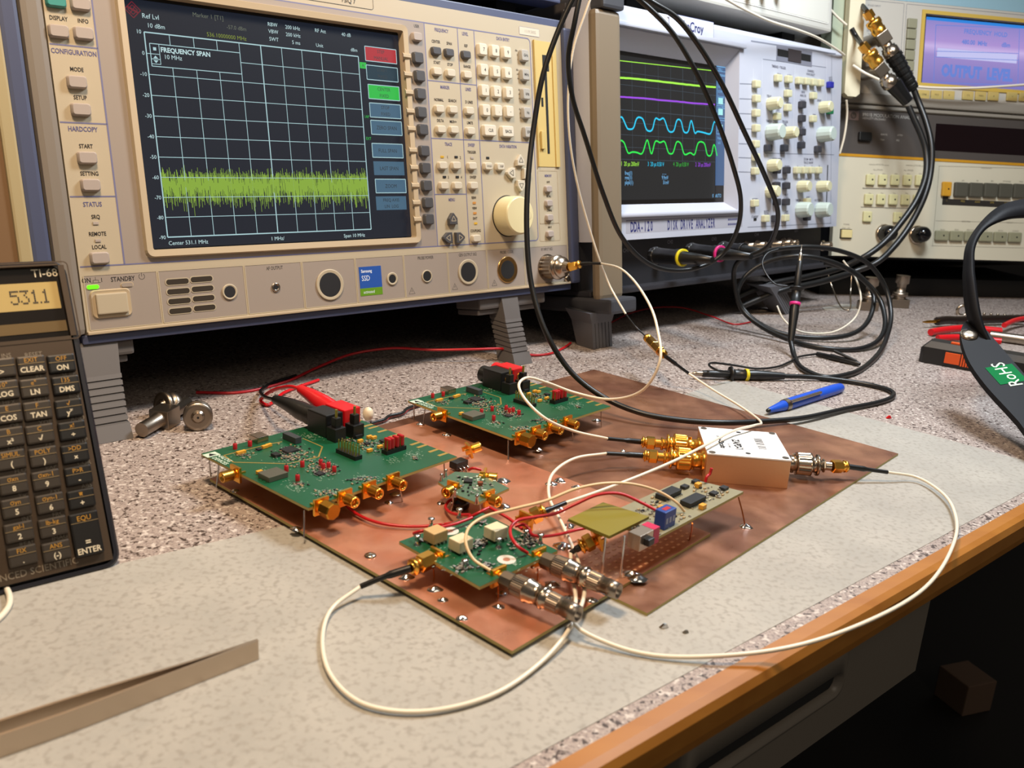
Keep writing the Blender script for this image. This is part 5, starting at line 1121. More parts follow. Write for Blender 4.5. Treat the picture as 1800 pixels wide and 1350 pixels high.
for a_, b_ in (((155, 640), (248, 600)), ((850, 540), (968, 505))):
    u0 = AN.uv(a_[0], a_[1])[0]; u1 = AN.uv(b_[0], b_[1])[0]; G(AM).use(FOOTG).box(u0, VB-16, -40, u1-3, VB-5, -5, bev=2).box(u0, VB-21, -38, u1-7, VB-16, -8, bev=1.5).build('foot_clamp', None, an)
bk = G(AM); 
lw = min((AM @ V((0, VB-16, -410))).z, 999)
bk = G(); 
for uu in (UL+35, UR-35):
    P = AM @ V((uu, VB-2, -375)); G().use(FOOTG).cyl((P.x, P.y, .3), (P.x, P.y, max(P.z+3, 2)), 11, 11, 16).build('foot', None, an)

# instrument to the left, only its right end in view
lb = thing('instrument', 'tan faced instrument with a cream edge at the far left, beside the analyzer', 'instrument', AN.P(-200, -60)-V((0, 0, 60)))
ue = A(36, 230, 12)[0]-2.5
G(AM).use(mat('tan_panel', '#735738', .55)).box(ue-300, VB, -380, ue-7, VT+60, 10).build('case', None, lb)
G(AM).use(mat('cream_edge', '#A2946F', .5)).box(ue-8, VB, -20, ue, VT+60, 12, bev=1.5).build('edge_trim', None, lb)
# instrument stacked above the analyzer
tb_ = thing('instrument', 'dark topped instrument stacked above the analyzer, only its blue-grey lower rail in view', 'instrument', AN.P(150, VT+24, -30))
G(AM).use(CASEG).box(UL, VT+24, -420, UR, VT+150, -8).build('case', None, tb_)
G(AM).use(BLUEG).box(UL-3, VT+22, -24, UR+3, VT+29, -1, bev=1.5).build('rail', None, tb_)
for uu in (UL+40, UR-40):
    for ww in (-60, -370): G(AM).use(MATT).box(uu-12, VT+7.2, ww, uu+12, VT+24, ww+30).build('foot', None, tb_)

# ================================================================== oscilloscope
SC = Face(CPOS+(V((409.489, 1143.142, 108.335))-CPOS)*1.0333, .763038, .131695); SU = SC.uv; SM = SC.M
SW = mat('pale_blue_white_case', '#B9BCC8', .45); SWD = mat('scope_shade_grey', '#8E8A8E', .5)
sc = thing('oscilloscope', 'pale oscilloscope with coloured traces on its screen, DISK DRIVE ANALYZER on the lower bezel', 'oscilloscope', SC.P(-230, -40)-V((0, 0, 60)))
SL, SR = -488.0, 0.0; ST = 224.0; YB_ = -48
G(SM).use(mat('scope_side_grey', '#45413F', .5)).box(SL, 0, -390, SR, ST, -30).use(mat('scope_black', '#17171A', .5)).box(SL, YB_, -390, SR, 0, -26).build('case', None, sc)
cx0, cy0 = SU(1094, 358); cx1, cy1 = SU(1290, 353); cyt = SU(1293, 110)[1]; cyt = SU(1190, 93)[1]; cx1 = SU(1293, 230)[0]; cx0 = SU(1078, 300)[0]; cy0 = (SU(1094, 358)[1]+SU(1289, 354)[1])/2
cpx = SU(1307, 230)[0]; cyt = (SU(1090, 86)[1]+SU(1292, 113)[1])/2
g = G(SM).use(SW)
frame_plate(g, SL, 0, SR, ST-6, cx0-10, cy0-10, cx1+6, cyt+18, -32, 0)
g.loft([[(SL, ST-6, -14), (SL, ST-6, 0), (SL, ST, -5), (SL, ST, -14)], [(SR, ST-6, -14), (SR, ST-6, 0), (SR, ST, -5), (SR, ST, -14)]], sm=False)
# sloping hood round the tube
def rect_(x0, y0, x1, y1, z): return [(x0, y0, z), (x1, y0, z), (x1, y1, z), (x0, y1, z)]
g.loft([rect_(cx0-10, cy0-10, cx1+6, cyt+18, 0), rect_(cx0, cy0, cx1, cyt, -16)], cap0=False, cap1=False, sm=False)
g.build('front_panel', None, sc)
G(SM).use(SW).box(SL+34, cyt+19, 0, cx1+14, cyt+24, 5, bev=1.5).build('brow', None, sc)
G(SM).use(SW).box(SL+34, cy0-13.5, 0, cpx-4, cy0-9.5, 4.5, bev=1.5).build('ledge', None, sc)
# control panel plate
px0, py0 = SU(1306, 400); pl0 = cpx+2
ZSC = -15.0
def T(px, py): return SC.uv(px, py, ZSC)
s_ = G(SM).use(mat('tube_face', '#1A1715', .15)).box(cx0-1, cy0-1, -22, cx1+1, cyt+1, ZSC).build('screen', None, sc)
g = G(SM); wz = ZSC+.3
gT, gB = T(1180, 114)[1], T(1180, 277)[1]; gL = T(1089, 200)[0]; gR = T(1257, 260)[0]
gT = (T(1090, 106)[1]+T(1250, 125)[1])/2; gB = (T(1092, 281)[1]+T(1255, 284)[1])/2
cell = [T(x, 200)[0] for x in (1111, 1135.5, 1160, 1182, 1203, 1222, 1240)]
dv_ = (gT-gB)/8
g.use(glow('scope_raster', '#2B2A2A', .55)).box(gL-4, cy0+4, ZSC, gR, cyt-3, ZSC+.1)
GC = glow('scope_grid', '#4A5560', .8); g.use(GC)
step = (cell[-1]-cell[0])/6
for i in range(-1, 8): 
    u = cell[0]+step*i
    if u < gR: g.line((u, gB), (u, gT), .7 if i == 4 else .45, wz)
for j in range(0, 8): g.line((gL-3, gB+dv_*j), (gR, gB+dv_*j), .7 if j == 4 else .45, wz)
YG = glow('trace_lime', '#A6F04A', 1.1); VI = glow('trace_violet', '#9A48E0', 1.1); CY = glow('trace_cyan', '#28C8F0', 1.1); GN = glow('trace_bright_green', '#2CE850', 1.1)
g.use(YG).line((gL-3, T(1090, 107)[1]), (gR, T(1255, 124.5)[1]), .8, wz+.05)
def trace(m, pts, wd):
    P = smooth([V((T(x, y)[0], T(x, y)[1], 0)) for x, y in pts], 5); rs = random.Random(len(pts)); P = [(p.x, p.y+rs.uniform(-.12, .12)) for p in P]; g.use(m).poly(P, wd, wz+.08)
trace(YG, [(1086, 136.5), (1110, 138), (1140, 141), (1170, 144.5), (1200, 148), (1230, 151), (1258, 153.5)], 2.0)
trace(VI, [(1088, 170), (1110, 171.5), (1135, 173), (1160, 176), (1190, 178.5), (1220, 181.5), (1256, 184)], 1.7)
def cy_(l): return [(1080+x/7.5, 60+y/7.5) for x, y in l]
trace(CY, cy_([(60, 1100), (95, 1095), (125, 1150), (170, 1245), (205, 1255), (245, 1240), (290, 1115), (320, 1097), (370, 1120), (425, 1265), (490, 1268), (540, 1110), (590, 1130), (645, 1110), (715, 1280), (775, 1280), (825, 1130), (870, 1140), (915, 1290), (965, 1290), (1010, 1140), (1060, 1308), (1090, 1285), (1180, 1300), (1265, 1310), (1315, 1155), (1355, 1195)]), 1.7)
cg_ = lambda l: [(1080+x/7.5, 230+y/7.5) for x, y in l]
trace(GN, cg_([(60, 215), (75, 130), (120, 150), (180, 295), (230, 280), (290, 285), (360, 300), (430, 120), (485, 305), (540, 135), (600, 155), (655, 140), (715, 295), (765, 295), (820, 145), (870, 165), (920, 310), (1000, 290), (1050, 315), (1105, 155), (1180, 165), (1225, 320), (1270, 320), (1310, 180), (1350, 330)]), 1.6)
g.use(YG).line((T(1088.5, 160)[0], gB), (T(1087, 160)[0], gT-dv_*1.5), 1.0, wz+.1)
MB = glow('menu_blue', '#40608C', .9); MC = glow('menu_cyan', '#7CC0F4', 1.0)
mL, mR = T(1258, 250)[0], T(1285, 250)[0]; mT, mB_ = T(1270, 118)[1], T(1270, 326)[1]
g.use(MB).box(mL, mB_, ZSC, mR, mT, wz); g.use(MC).line((mR-.5, mB_), (mR-.5, mT), .8, wz+.05).line((mL, mT), (mR, mT), .8, wz+.05)
for a_, b_ in ((126, 132), (134, 183), (186, 208), (212, 236)):
    va, vb_ = T(1270, a_)[1], T(1270, b_)[1]; g.poly([(mL+1.2, va), (mR-2, va), (mR-2, vb_), (mL+1.2, vb_)], .5, wz+.05, True)
for t, py in (('TRIG 1', 122), ('DC1M', 143), ('Grounded', 152), ('DC1M', 161), ('Grounded', 170), ('V/div Offset', 189), ('Global', 216), ('Probe x10', 243), ('1x10', 251)): g.text(t, mL+3, T(1265, py)[1], 2.9, wz+.1, .7, 'L')
for py in (178, 197, 225): v = T(1268, py)[1]; g.use(glow('menu_white', '#A8F0F0', 1.0)).box(mL+4, v-3.4, wz, mL+13, v+3.4, wz+.1)
for t, px, py, m in (('1  20 \u00b5s 200mV', 1091, 287.5, YG), ('3  20 \u00b5s 0.50 V', 1138, 288, CY), ('4  20 \u00b5s 0.50 V', 1183, 288.5, glow('text_green', '#38B840', 1)), ('2  20 \u00b5s 200mV', 1222, 289, VI)): g.use(m).text(t, *T(px, py), 4.4, wz, .72, 'L')
for t, px, py in (('freq(1)', 1098, 304), ('rms(1)', 1098, 312), ('pkpk(1)', 1098, 320.5), ('- - -', 1164, 305), ('9.9mV', 1163, 312), ('31mV', 1165, 320.5), ('0   AUTO', 1252, 344)): g.use(MC).text(t, *T(px, py), 4.0, wz, .75, 'L')
g.build('display', None, s_)
# labels and lines of the front
g = G(SM)
def sx_t(t, px, py, h=3, m=INK, sx=.75, al='C', bold=.01): u, v = SU(px, py); g.use(m).text(t, u, v, h, .14, sx, al, bold=bold)
NAVY = mat('navy_print', '#2A2E6A', .5)
v0_, v1_ = (SU(1095, 386)[1]+SU(1300, 381)[1])/2, (SU(1095, 410)[1]+SU(1300, 400)[1])/2
g.use(mat('label_strip', '#A6A6B0', .5)).box(SL+50, v1_, .02, SU(1305, 390)[0], v0_, .1).use(NAVY).line((SL+50, v0_), (SU(1305, 390)[0], v0_), .5, .14)
vm = (v0_+v1_)/2
def spaced(t, xa, xb, v, h, sx):
    ua, ub = SU(xa, 398)[0], SU(xb, 396)[0]
    for i_, c_ in enumerate(t):
        if c_ != ' ': g.text(c_, ua+(ub-ua)*(i_+.5)/len(t), v, h, .14, sx, bold=.03)
spaced('DDA-120', 1108, 1148, vm, 10, .5); spaced('DISK DRIVE ANALYZER', 1173, 1257, vm, 10, .42)
for k_ in range(9): g.box(SU(1290, 390)[0]-12+k_*2.7, vm+1.6, .1, SU(1290, 390)[0]-10.2+k_*2.7, vm+3.8, .14).box(SU(1290, 390)[0]-12+k_*2.7, vm-3.8, .1, SU(1290, 390)[0]-10.2+k_*2.7, vm-1.6, .14)
u, v = SU(1216, 50); g.use(mat('logo_plate', '#C6CAD6', .45)).box(u-39, v-10.5, .02, u+39, v+10.5, .3).use(NAVY).rrect(u-39, v-10.5, u+39, v+10.5, 1, .4, .34).text('LeCroy', u+3, v+1.5, 9.5, .34, .85, bold=.02); g.use(INK).box(u-16, v-6.5, .3, u-2, v-5, .36)
GL = mat('groove_grey', '#7E8290', .5)
def gl(a_, b_, wd=.8): g.use(GL).line(SU(*a_), SU(*b_), wd, .12)
gl((1320, 72), (1469, 95), 1.6); gl((1341, 104), (1452, 118.7)); gl((1344, 269.3), (1466, 272)); gl((1314, 399.4), (1461, 392.5)); gl((1462, 95), (1460, 392)); 
g.use(mat('panel_highlight', '#CDD0DA', .4))
for a_, b_ in (((1397.3, 115), (1393, 268)), ((1453, 98), (1452, 270)), ((1340, 104), (1336, 395)), ((1324, 120), (1322, 300))): g.line(SU(*a_), SU(*b_), .8, .12)
for y_ in (148, 174.5, 200.5, 227, 253.5, 278, 303): g.use(GL).line((cx1+7, SU(1300, y_-1)[1]), (SU(1325, y_)[0], SU(1325, y_)[1]), 1.0, .12)
for t, px, py in (('TIMEBASE + TRIGGER', 1369, 118), ('CHANNELS', 1425, 125), ('WAVE SELECT', 1425, 131), ('STOP', 1369, 131), ('AUTO', 1387, 133), ('NORMAL', 1386, 157.5), ('SINGLE', 1386, 182), ('DELAY', 1352, 169), ('ZERO', 1367, 193), ('DELAY', 1367, 198.5), ('TIME/DIV', 1352, 213), ('TRIGGER', 1380, 214), ('LEVEL', 1380, 219), ('DRIVE', 1411.5, 162), ('ANALYSIS', 1411.5, 168), ('CHANNEL', 1411, 177), ('EDIT', 1410, 200.5), ('MARKER', 1410, 224.5), ('MATH', 1410, 248), ('FIND', 1431, 162), ('OFFSET', 1440, 177), ('FIND', 1431, 202.5), ('AUTO', 1460, 137), ('SETUP', 1460, 142), ('SYSTEM SETUP', 1366, 280), ('ZOOM + MATH', 1421, 280), ('TRACE ON/OFF', 1421, 286), ('UTILITIES', 1383, 293), ('WAVEFORM', 1374, 315), ('STORE', 1365, 321), ('RECALL', 1383, 321), ('POSITION', 1403, 315), ('SELECT', 1420, 315), ('POSITION', 1437, 315), ('PRINT', 1382, 343), ('SCREEN', 1382, 348), ('RESET', 1420, 347.5), ('RETURN', 1327, 350.5), ('STANDBY', 1327, 381), ('SELECT', 1347, 372), ('TRACE', 1347, 377), ('CLEAR', 1382, 372), ('SWEEPS', 1382, 377), ('VOLTS/DIV', 1437, 352), ('TIME/DIV', 1403, 352)): sx_t(t, px, py, 2.9, mat('scope_print', '#4C4C5E', .5), .8)
for k, px in enumerate((1406, 1418.5, 1431, 1443)): sx_t(str(k+1), px, 137.5+k*1, 2.6)
for k, px in enumerate((1402, 1414.5, 1427, 1440)): sx_t('ABCD'[k], px, 292.5, 2.6)
u, v = SU(1397, 98.5); g.use(mat('drive_grey', '#7D7F8C', .5)).box(u-42, v-9, .02, u+41, v+9, .3).use(MATT).box(u-40, v-3.5, .3, u+38, v+4.5, .4).use(mat('drive_flap', '#3A3436', .5)).box(u-16, v-7, .3, u+14, v+7, .9)
g.use(MATT).box(SU(1454.5, 300)[0]-1, SU(1454, 356)[1], .05, SU(1454.5, 300)[0]+1, SU(1454, 290)[1], .3).box(SU(1327, 385.5)[0]-3, SU(1327, 385.5)[1]-1.6, .05, SU(1327, 385.5)[0]+3, SU(1327, 385.5)[1]+1.6, .4)
g.build('panel_print', None, sc)
KP = mat('pale_key_plastic', '#CFCCA8', .4); KB_ = mat('scope_dark_key', '#3A3A40', .45); BUT = mat('scope_blue_key', '#2A2E9A', .4); GRN = mat('scope_green_key', '#1F7A4A', .4)
def sk(px, py, m, nm='button', s=1.0):
    u, v = SU(px, py, 4); return G(SM).use(m).box(u-5.6*s, v-4.2*s, 0, u+5.6*s, v+4.2*s, 6, bev=1.5).build(nm, None, sc)
for px, py in ((1369, 137), (1387.5, 139), (1406, 141.5), (1418.5, 142.8), (1431, 144.2), (1443.5, 145.5), (1386.5, 164), (1386, 189), (1367.5, 204.5), (1431, 168), (1430.5, 208.5), (1402.5, 299), (1415, 299), (1427, 299), (1440, 299), (1420, 354), (1347, 384), (1382, 383),
               (1331, 147.5), (1331, 173), (1330.5, 198.5), (1330.5, 225), (1329.5, 253), (1330, 276), (1329, 300.5), (1328, 357)): sk(px, py, KP)
for px, py in ((1411.5, 184), (1411, 208), (1411, 232), (1410, 255), (1351.5, 260), (1380, 260), (1439, 262), (1367, 299), (1384, 299), (1366, 326), (1383.5, 326.5), (1367, 355), (1383, 355), (1364, 384), (1420, 382)): sk(px, py, KB_, 'dark_button')
sk(1460.5, 149, BUT, 'blue_button', .95); sk(1460, 195, GRN, 'green_button', .95)
KPB = mat('pale_aqua_knob', '#B9C6BE', .4)
def sknob(x0_, y0_, x1_, y1_, m, r=7.5):
    u, v = SU(x0_, y0_); lo, hi = 5, 80
    for _ in range(30):
        mid = (lo+hi)/2; P = SC.P(u, v, mid)-CPOS; x = 900+F_PX*P.dot(CR)/P.dot(CF)
        if x < x1_: lo = mid
        else: hi = mid
    h = min(lo, 42); g = G(SM).use(m).lathe((u, v, 0), (0, 0, 1), [(0, r*.95), (2, r), (h-1.5, r*.9), (h, r*.75)], 14, False); return g.build('knob', None, sc)
for a_ in ((1352, 183, 1373, 178, KP), (1443, 189, 1462, 186, KP), (1352, 233, 1376, 227, KPB, 10), (1381, 234, 1401, 230, KP), (1441, 237, 1466, 231, KPB, 10), (1353, 291, 1371, 287, KP), (1350, 337, 1369, 333, KP), (1405, 328, 1424, 325, KP), (1439, 328, 1459, 325, KP), (1404, 369, 1426, 367, KPB, 10), (1438, 369, 1460, 366, KPB, 10)): sknob(*a_)
# lower input row
g = G(SM); INM = mat('input_panel', '#232327', .55); g.use(INM).box(SL, YB_, -26, SR-4, -1, -20)
g.use(mat('input_print', '#8A8A90', .6))
for px, py, t in ((1100, 440, 'CH1'), (1178, 425, 'CH2'), (1255, 420, 'CH3'), (1330, 412, 'CH4'), (1400, 405, 'EXT')): u, v = SC.uv(px, py, -20); g.text(t, u, v, 4, -19.9, .9)
for i in range(9): g.box(SL+30, -20-i*3, -20, SL+42, -19-i*3, -19.7)
ip = g.build('input_panel', None, sc)
for px, py in ((1154, 452), (1225, 444), (1270, 438), (1310, 434), (1330, 432), (1360, 430), (1375, 428), (1385, 428), (1445, 432)):
    u, v = SC.uv(px, py, -20); G(SM).use(NICK).lathe((u, v, -20), (0, 0, 1), [(0, 7.2), (2, 7.2), (2, 5.2), (13, 5.2), (13, 4.2), (6, 4.0)], 20, True, False).use(MATT).lathe((u, v, -15), (0, 0, 1), [(0, 4), (.2, 4)], 16).build('input_socket', None, ip)
G(SM).use(mat('scope_base', '#303035', .4)).box(SL, YB_-6, -200, SR-2, YB_, -4, bev=1.5).build('base_rail', None, sc)
# corner post with caps and fold-down legs
pL, pR = SC.uv(1048, 280, 10)[0], SC.uv(1086, 280, 6)[0]
POST = mat('taupe_post', '#7A6C58', .5)
G(SM).use(POST).box(pL, YB_-8, 1, pR, ST-12, 12, bev=5).build('corner_post', None, sc)
CAPM = mat('slate_plastic', '#3C3D42', .5)
G(SM).use(CAPM).box(SL+2, ST-12, -120, pR+1, ST+5, 16, bev=3).build('post_cap', None, sc)
G(SM).use(CAPM).box(SL-4, YB_-21, -90, pR+3, YB_-6, 26, bev=3).build('post_cap', None, sc)
def sleg(u, bx, by, hd=14, wd=30):
    t0 = SC.P(u, YB_-18, -12); b = at(bx, by, .3); nb = V((SC.n.x, SC.n.y, 0)).normalized(); e = SC.e; g = G().use(mat('leg_grey', '#56565A', .5)); n = 6
    def ring(c, hw, hh): return [c-e*hw-nb*hh, c+e*hw-nb*hh, c+e*hw+nb*hh, c-e*hw+nb*hh]
    g.loft([ring(t0, wd*.62, hd*1.2), ring(t0.lerp(b, .3), wd*.5, hd)], sm=False)
    for k in range(n):
        x0_ = -wd/2+wd*k/n; g.loft([[t0.lerp(b, .3)+e*x0_-nb*hd, t0.lerp(b, .3)+e*(x0_+wd/n-1)-nb*hd, t0.lerp(b, .3)+e*(x0_+wd/n-1)+nb*hd, t0.lerp(b, .3)+e*x0_+nb*hd],
                                  [b+e*x0_-nb*hd*.8, b+e*(x0_+wd/n-1)-nb*hd*.8, b+e*(x0_+wd/n-1)+nb*hd*.8, b+e*x0_+nb*hd*.8]], sm=False)
    g.loft([ring(t0.lerp(b, .3), wd*.47, hd*.9), ring(b, wd*.47, hd*.7)], sm=False)
    g.build('leg', None, sc)
sleg((pL+pR)/2-6, 1046, 607); sleg(SC.uv(1365, 480)[0]-4, 1378, 548)
for uu in (SL+40, SR-40):
    P = SM @ V((uu, YB_-6, -370)); G().use(FOOTG).cyl((P.x, P.y, .3), (P.x, P.y, max(P.z+2, 2)), 11, 11, 16).build('foot', None, sc)

# white instrument above the oscilloscope
ui = thing('instrument', 'white instrument stacked above the oscilloscope, only the lower edge of its front in view', 'instrument', SC.P(-200, ST+20, -30))
vb2 = (SU(1455, 48)[1]+SU(1240, 18)[1])/2; UR2 = SU(1458, 20)[0]
WI = mat('white_instrument', '#C4C2BA', .5)
G(SM).use(WI).box(UR2-400, vb2, -330, UR2, vb2+130, 4, bev=3).build('case', None, ui)
g = G(SM); g.use(mat('white_inset', '#D4D2C8', .5)).box(UR2-385, vb2+10, 3.9, UR2-10, vb2+120, 4.4).use(mat('inset_rim', '#DEDCD4', .5)).rrect(UR2-386, vb2+9, UR2-9, vb2+121, 4, 1.4, 4.5); g.build('front_panel', None, ui)
for px in (1312, 1337, 1362): u, v = SC.uv(px, -6, 4); G(SM).use(NICK).lathe((u, v+6, 4), (0, 0, 1), [(0, 7), (3, 7), (3, 5), (14, 5)], 18, True).build('socket', None, ui)
for a_, b_ in ((UR2-360, -300), (UR2-60, -300), (UR2-360, -60), (UR2-60, -60)): G(SM).use(MATT).box(a_, ST+.5, b_, a_+30, vb2+.5, b_+30).build('foot', None, ui)

# ================================================================== right hand stack
AG = Face((431.047, 1204.577, 63.095), .210783, .175933); AU = AG.uv; AGM = AG.M
mo = thing('modulation_analyzer', 'two-tone modulation analyzer, dark upper panel and cream lower panel split by a yellow line', 'instrument', AG.P(200, 0)-V((0, 0, 60)))
WD = 425.0; HB = 204.0; vy = 136.66
CRM = mat('cream_lower_panel', '#C9C2AC', .5); DKP = mat('dark_upper_panel', '#4A4440', .5)
G(AGM).use(CASEG).box(2, 0, -330, WD-2, HB-2, -2).build('case', None, mo)
G(AGM).use(CRM).box(0, 0, -8, WD, vy-1, 0).use(mat('yellow_stripe', '#C08A1E', .45)).box(0, vy-1.8, -8, WD, vy+1.8, .8).use(DKP).box(0, vy+1, -8, WD, HB-6, 0).use(NICKD).box(0, HB-6, -6, WD, HB-4.4, 1.2).use(mat('silver_rail', '#8C857A', .4)).box(0, HB-4, -6, WD, HB, .5).build('front_panel', None, mo)
g = G(AGM)
def at_(t, px, py, h=2.4, m=None, sx=.85, al='C'): u, v = AU(px, py); g.use(m or mat('mod_print', '#7E7668', .6)).text(t, u, v, h, .14, sx, al)
PW = mat('pale_grey_print', '#A8A49C', .6)
at_('8901B MODULATION ANALYZER', 1516, 201, 4.6, PW, .9, 'L'); at_('HEWLETT-PACKARD', 1516, 207.5, 3.0, PW, .9, 'L')
u, v = AU(1500, 203); g.use(mat('logo_grey', '#7A6A68', .5)).box(u-8, v-6, .02, u+8, v+6, .3).use(DKP).lathe((u, v, .3), (0, 0, 1), [(0, 4.6), (.05, 4.6)], 20).use(mat('logo_grey', '', .5)).text('hp', u, v, 4.5, .4, .8)
for t, px, py in (('REMOTE', 1554, 236.5), ('LISTEN', 1582, 237.5), ('TALK', 1551, 245.5), ('SRQ', 1578, 246.5)): at_(t, px, py, 2.2, PW)
u0, v0 = AU(1642, 263); u1, v1 = AU(1800, 218); g.use(mat('display_window', '#120508', .12)).box(u0, v0-1, .02, WD-20, AU(1645, 217)[1], .3)
for t, px, py in (('ooooooo HP FILTER ooooo', 1545, 289.5), ('oooooooo LP FILTER ooooo', 1610, 291), ('ALL OFF/ON', 1543, 298.5), ('ALL OFF/ON', 1597, 299.5), ('CALIBRATION', 1565, 366), ('FM DE-EMPHASIS', 1563, 331), ('MEASUREMENT', 1734, 295.5), ('POWER', 1488, 394.5), ('STBY   ON', 1487, 401), ('INPUT', 1553, 395), ('DETECTOR', 1698, 389.5), ('DISPLAY', 1775, 391.5), ('AM', 1692.5, 317.5), ('FM', 1718, 318), ('\u03a6M', 1744, 318.5), ('RF POWER', 1770, 319), ('FREQ', 1795, 319.5), ('PEAK+', 1657, 404), ('PEAK-', 1682, 404), ('PEAK HOLD', 1707, 404.5), ('AVG', 1733, 405), ('RATIO', 1759, 405.5), ('LOG/LIN', 1785, 406)): at_(t, px, py, 2.2)
for i in range(5): at_('50Hz', 1532+i*21.5, 305.5, 1.8); at_('25\u00b5s', 1529+i*21.5, 339.5, 1.8)
for x, y, X, Y in ((1650, 292, 1800, 296), (1645, 388, 1800, 392), (1637, 432, 1800, 436)): g.use(mat('mod_print', '', .6)).line(AU(x, y), AU(X, Y), .5, .12)
g.line(AU(1651, 292), AU(1639, 433), .5, .12).line(AU(1516, 331), AU(1626, 333), 1.6, .12).line(AU(1513, 364), AU(1620, 367), 1.2, .12)
u0, v0 = AU(1656, 358); u1, v1 = AU(1800, 352); g.use(mat('dark_label_bar', '#2A2622', .5)).box(u0, v0-1.5, .02, WD-15, v0+7, .2).box(u0, v0, .02, u0+9, v0+13, .2); g.use(mat('gold_print', '#9A8438', .5))
for i, t in enumerate(('S', 'FREQ', 'AUDIO', 'LEVEL', 'TUNED')): g.text(t, AU(1664+i*26+(0 if i == 0 else 2), 355)[0], AU(1700, 354)[1], 2.4, .25, .8)
g.build('panel_print', None, mo)
PYE = mat('ivory_key', '#CEC898', .45)
def mk(px, py, m, a_=6.6, b_=7.2, h=4, nm='button', dot=True):
    u, v = AU(px, py, h); g = G(AGM).use(m).box(u-a_, v-b_, 0, u+a_, v+b_, h, bev=1.6)
    if dot: g.use(INK).lathe((u+2, v, h), (0, 0, 1), [(0, 1.3), (.05, 1.3)], 10)
    return g.build(nm, None, mo)
for i in range(5): mk(1531.5+i*21.6, 315.5+i*.3, PYE); mk(1528.5+i*21.4, 350+i*.3, PYE)
mk(1526, 380.5, PYE); mk(1579.5, 382, PYE)
u, v = AU(1486.5, 411); g = G(AGM).use(INK).box(u-9, v-6.5, 0, u+9, v+6.5, .6).use(mat('pale_yellow_switch', '#D8C890', .4)).box(u-8, v-5.4, .5, u+8, v+5.4, 4, bev=.8); g.build('power_switch', None, mo)
mk(1665.5, 332, mat('amber_key', '#C8922A', .4), 7.2, 10, 4.5, 'amber_button'); DG = mat('olive_grey_key', '#4E4C42', .45); LG = mat('light_olive_key', '#8C8A70', .45)
for i in range(6): mk(1691+i*25.8, 333+i*.6, DG, 10.5, 10, 5, 'large_button', False)
for i in range(6): mk(1657+i*25.7, 414+i*.6, LG, 10.5, 7, 4.5, 'flat_button')
mk(1522, 239.5, mat('black_key', '#141414', .4), 9.5, 6, 5, 'black_button', False)
for px, py in ((1553, 411), (1611, 413)):
    u, v = AU(px, py); g = G(AGM); g.use(NICK).lathe((u, v, 0), (0, 0, 1), [(0, 13), (3, 13), (4, 11)], 28, True).use(mat('glossy_black', '', .12)).lathe((u, v, 3), (0, 0, 1), [(0, 11.5), (8, 11.5), (14, 10.5), (18, 8), (20, 4), (20.4, 1)], 28, True); g.build('dust_cap', None, mo)
bs = thing('equipment_base', 'dark low equipment box the modulation analyzer stands on, set back in the shade', 'instrument', AG.P(200, 0, -200)-V((0, 0, 60)))
P_ = [AGM @ V((x, 0, z)) for x, z in ((20, -50), (WD-20, -50), (WD-20, -190), (20, -190))]
G().use(MATT).loft([[V((p.x, p.y, .3)) for p in P_], [V((p.x, p.y, 26)) for p in P_]], sm=False).build('case', None, bs)
# signal generator on top, with display
sg = thing('signal_generator', 'instrument with a lilac and blue display on top of the modulation analyzer', 'signal generator', AG.P(200, HB+2))
TV = 400.0; V0 = HB+2
GBP = mat('pale_grey_panel', '#BDB8AE', .5)
G(AGM).use(mat('generator_case', '#9E9890', .5)).box(0, V0, -330, WD, TV, -12).build('case', None, sg)
u0, v0 = AU(1612, 148); u1, v1 = AU(1624, 20); lu = AU(1618, 90)[0]; v0 = AU(1612, 149)[1]; v1 = AU(1625, 20)[1]
g = G(AGM).use(GBP); frame_plate(g, 0, V0, WD, TV, lu+3, v0+3, WD-60, v1-3, -13, 0); g.use(mat('silver_rail', '', .4)).box(0, V0, -3, WD, V0+14, 3, bev=3); g.use(mat('sky_label', '#8FB2C0', .5)).box(0, AU(1600, 3)[1], .02, WD, TV, .3); g.build('front_panel', None, sg)
g = G(AGM).use(mat('brass_yellow_bezel', '#C9A94E', .45)); frame_plate(g, lu-2, v0-2, WD-55, v1+2, lu+3, v0+3, WD-60, v1-3, -3, 1.6); g.build('bezel', None, sg)
s2_ = G(AGM).use(mat('dark_tube', '#3A3C42', .3)).box(lu, v0, -9, WD-57, v1, -5).build('screen', None, sg)
LIL = bpy.data.materials.new('lilac_display'); LIL.use_nodes = True; nt = LIL.node_tree; b_ = nt.nodes['Principled BSDF']
tcz = nt.nodes.new('ShaderNodeTexCoord'); sp = nt.nodes.new('ShaderNodeSeparateXYZ'); nt.links.new(tcz.outputs['Generated'], sp.inputs[0])
cr = ramp(nt, sp.outputs['Z'], [(0.0, hexc('#7A74BE')), (0.45, hexc('#A08CD0')), (.58, hexc('#CDB6EC')), (.66, hexc('#B094D8')), (1.0, hexc('#8C84CC'))])
b_.inputs['Base Color'].default_value = (.02, .02, .02, 1); b_.inputs['Emission Strength'].default_value = .9; nt.links.new(cr, b_.inputs['Emission Color'])
def AS(px, py): return AG.uv(px, py, -4.8)
dl, db = AS(1617, 147)[0], AS(1617, 148)[1]; dt = AS(1625, 29)[1]
g = G(AGM); g.use(LIL).box(dl+3, v0+3, -5, WD-62, dt, -4.8); g.use(glow('display_azure', '#2C86E0', .95)).box(dl+3, dt-4, -4.8, WD-62, dt, -4.6)
BL2 = glow('display_blue', '#6C88DC', .9); g.use(BL2)
g.poly([AS(1645, 44), AS(1792, 50), AS(1789, 150), AS(1641, 145)], .9, -4.6, True).line(AS(1645, 90), AS(1790, 94), .8, -4.6).line(AS(1644, 100), AS(1790, 106), .8, -4.6)
